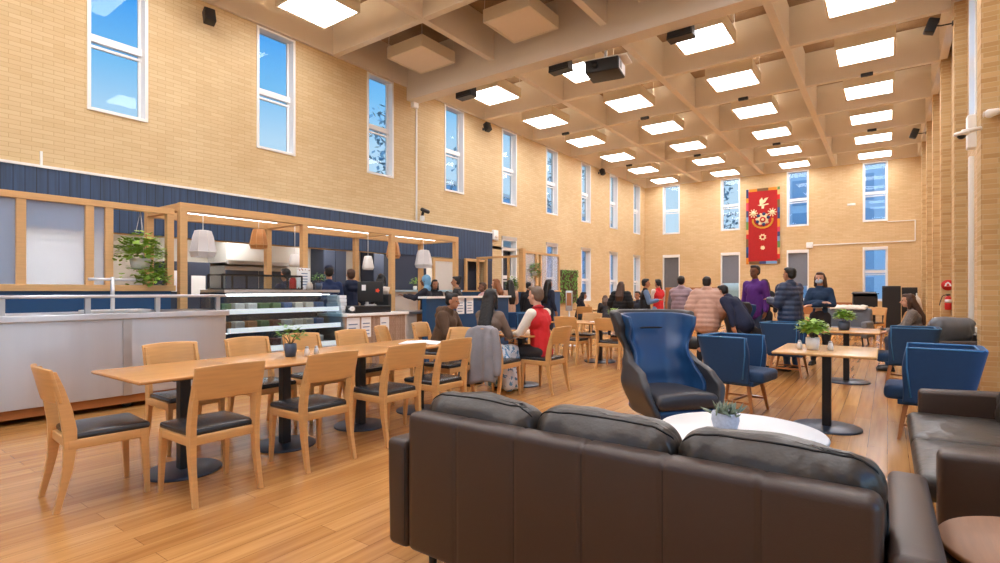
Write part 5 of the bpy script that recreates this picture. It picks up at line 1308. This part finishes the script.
# jacket over the chair
def jf(x, y, z):
    u = z / .36
    fold = .022 * math.sin(x * 34 + 2 * mn.noise(Vector((x * 3, z * 2, 1)))) * (1 - max(0, u) ** 2)
    top_ = smooth(.55, 1, u)
    return (x * (1 + .12 * (-u) * (u < 0)) + .02 * mn.noise(Vector((z * 6, x * 4, 3))), y + fold + .07 * top_ * (1 if y > 0 else .3), z - (.03 * (1 - math.cos(x * 9)) if u > 0 else -.03 * math.sin(x * 11)))
j = MB(); j.rbox((0, -.345, .57), (.47, .085, .72), .04, 4, (R(-7), 0, 0), (26, 2, 22), jf)
j.cap((.2, -.31, .86), .055, (.27, -.33, .62), .05); j.cap((.27, -.33, .62), .05, (.30, -.37, .36), .046); j.cap((-.1, -.25, .89), .04, (.12, -.25, .89), .04)
jk = j.fused('jacket', cloth((136, 134, 138)), None, .012, 3, lambda co, n: co + n * .01 * mn.noise(Vector((co.x * 14, co.y * 14, co.z * 3))))
jk.location = (-4.13, 5.60, 0); tag(jk, 'grey jacket draped over the back of a dining chair', 'jacket')
# staff behind the counters
person('staff person in navy cap and navy uniform behind the display case, facing the kitchen', -8.68, 6.38, 60, H=1.84, hair=('hair_b', 'short'), top=(30, 50, 92), arms='hold', cap='cap')
person('staff person with dark hair partly hidden behind the menu board in the servery', -9.6, 6.05, 100, H=1.8, hair=('hair_b', 'short'), top=(30, 44, 76), arms='hold', cap=None)
person('staff person in navy hooded top beside the till, back turned', -8.75, 6.95, 70, H=1.8, hair=('hair_n', 'short'), top=(26, 38, 66), arms='hold', hood=True)
person('staff person with black bob behind the till monitor', -9.1, 8.05, 30, H=1.74, skin='skin_m', hair=('hair_b', 'mid'), top=(22, 22, 26), arms='hold')
person('person in light blue headscarf and dark coat holding a plate at the low counter', -8.2, 8.55, 122, H=1.70, skin='skin_d', hair=('hair_b', 'none'), top=(28, 30, 44), arms='reach', cap='wrap', bulk=1.1)
# queue behind the blue partition
person('person with dark wavy hair behind the blue partition, nearest the headscarf', -8.42, 9.05, -120, H=1.62, bulk=.85, hair=('hair_b', 'mid'), top=(30, 30, 36), arms='down')
person('person with tied up black hair and fur collar behind the blue partition', -7.72, 9.02, 120, H=1.68, skin='skin_m', hair=('hair_b', 'bun'), top=(44, 42, 44), collar=((150, 120, 96), 1), arms='hold')
person('small person in pale pink top behind the blue partition, facing the viewer', -7.45, 9.62, 150, H=1.55, skin='skin_d', hair=('hair_n', 'short'), top=(214, 176, 176), arms='hold')
person('person with ginger hair behind the blue partition, beside the dark doorway', -7.5, 10.2, 100, H=1.64, skin='skin_l', hair=('hair_r', 'mid'), top=(170, 140, 120), arms='hold')
person('person in tan coat with long black hair standing by the booth screen plant', -7.83, 11.24, 60, H=1.64, hair=('hair_b', 'long'), top=(204, 166, 140), arms='hold')
person('person in black with short dark hair just behind the red jacket person', -7.6, 11.75, 10, H=1.6, hair=('hair_b', 'short'), top=(24, 26, 34), arms='down')
person('person in navy with long black hair to the right of the red jacket person', -7.15, 12.0, -20, H=1.66, hair=('hair_b', 'long'), top=(22, 30, 52), arms='down')
# back of the hall
person('person in dark hood sitting at the back table by the ivy panel', -8.15, 15.6, -60, 'sit', H=1.70, skin='skin_m', hair=('hair_b', 'mid'), top=(24, 26, 40), hood=True, arms='table', lean=12)
person('person with brown hair bent low over the back table', -6.9, 15.0, 30, 'sit', H=1.66, hair=('hair_n', 'mid'), top=(40, 38, 42), arms='table', lean=30)
person('person in black coat with long wavy brown hair, back turned', -5.55, 12.95, 5, H=1.60, hair=('hair_n', 'wild'), top=(20, 20, 24), puffy=.03, bulk=1.3, arms='pocket')
person('small person in dark top sitting between the two people in black', -5.9, 15.0, 160, 'sit', H=1.72, skin='skin_m', hair=('hair_b', 'short'), top=(34, 36, 48), arms='table')
person('person in black tunic with blue sleeves standing left of the red vest', -4.85, 12.8, -60, H=1.66, skin='skin_m', hair=('hair_b', 'short'), top=(20, 20, 24), sleeves=(110, 140, 180), arms='hold', bulk=1.1)
person('person in red vest and jeans with dark ponytail', -5.05, 14.3, 60, H=1.68, skin='skin_m', hair=('hair_b', 'pony'), top=(214, 40, 48), sleeves=(226, 210, 200), legs=(120, 156, 196), arms='hold')
person('person in mauve quilted vest with grey sleeves, back turned', -3.55, 11.45, 10, H=1.68, skin='skin_m', hair=('hair_b', 'short'), top=(156, 132, 142), topk='shiny', puffy=.03, sleeves=(112, 104, 104), bulk=1.2, arms='down', legs=(30, 30, 34))
person('person in bulky dusty pink puffer jacket, back turned', -2.58, 9.75, 10, H=1.62, skin='skin_m', hair=('hair_b', 'short'), top=(196, 156, 138), topk='shiny', puffy=.05, bulk=1.25, arms='pocket', lean=6, legs=(20, 20, 24))
person('person in navy coat leaning forward over the seats beside the pink puffer jacket', -1.98, 9.7, 70, H=1.58, skin='skin_m', hair=('hair_b', 'short'), top=(22, 32, 62), arms='down', lean=34, bulk=1.1, puffy=.02)
person('bearded person in purple jumper standing before the red banner', -2.13, 11.6, 155, H=1.87, skin='skin_d', hair=('hair_b', 'short'), top=(86, 34, 124), arms='down', bulk=1.15, legs=(40, 56, 84))
person('person in dark coat with pale blue mask between purple jumper and navy puffer', -2.2, 13.0, 170, H=1.62, skin='skin_l', hair=('hair_n', 'mid'), top=(42, 42, 46), mask=True, arms='hold', bulk=.85)
person('person in navy quilted puffer jacket and jeans standing in profile', -1.34, 10.3, 62, H=1.76, skin='skin_m', hair=('hair_b', 'short'), top=(46, 62, 92), topk='shiny', puffy=.03, bulk=1.15, arms='hold', legs=(52, 84, 124))
person('person with black hair half hidden behind the navy puffer jacket', -1.68, 12.6, 20, H=1.80, hair=('hair_b', 'short'), top=(50, 56, 72), arms='down')
person('masked person in dark blue jumper standing with folded arms', -1.0, 11.4, 172, H=1.70, skin='skin_l', hair=('hair_n', 'mid'), top=(30, 58, 92), arms='fold', mask=True, legs=(34, 34, 44), badge=True, face=True, bulk=.8)
person('person with long brown hair in grey patterned cardigan seated in profile', .42, 11.35, 92, 'sit', H=1.66, skin='skin_l', hair=('hair_n', 'wild'), top=(128, 118, 112), topk='knit', arms='table', lean=10, legs=(60, 70, 90), face=True)
EXPO = 0.04
# ------------------------------------------------------------------ camera and colour
cd = bpy.data.cameras.new('camera'); cam = bpy.data.objects.new('camera', cd); C.objects.link(cam)
cam.location = (0, 0, 1.36); cam.rotation_euler = (R(90), 0, R(35.954))
cd.sensor_width = 36; cd.lens = 534.1 * 36 / 1000; cd.shift_y = .0096; cd.clip_start = .02; cd.clip_end = 300
SC.camera = cam
SC.view_settings.view_transform = 'Standard'; SC.view_settings.look = 'None'
SC.view_settings.exposure = EXPO; SC.view_settings.gamma = 1; SC.view_settings.use_curve_mapping = False
cy = SC.cycles
cy.max_bounces = 10; cy.diffuse_bounces = 6; cy.glossy_bounces = 4; cy.transparent_max_bounces = 16; cy.transmission_bounces = 6
cy.use_denoising = True; cy.sample_clamp_indirect = 8; cy.caustics_reflective = False; cy.caustics_refractive = False
bpy.data.scenes.remove(FS)
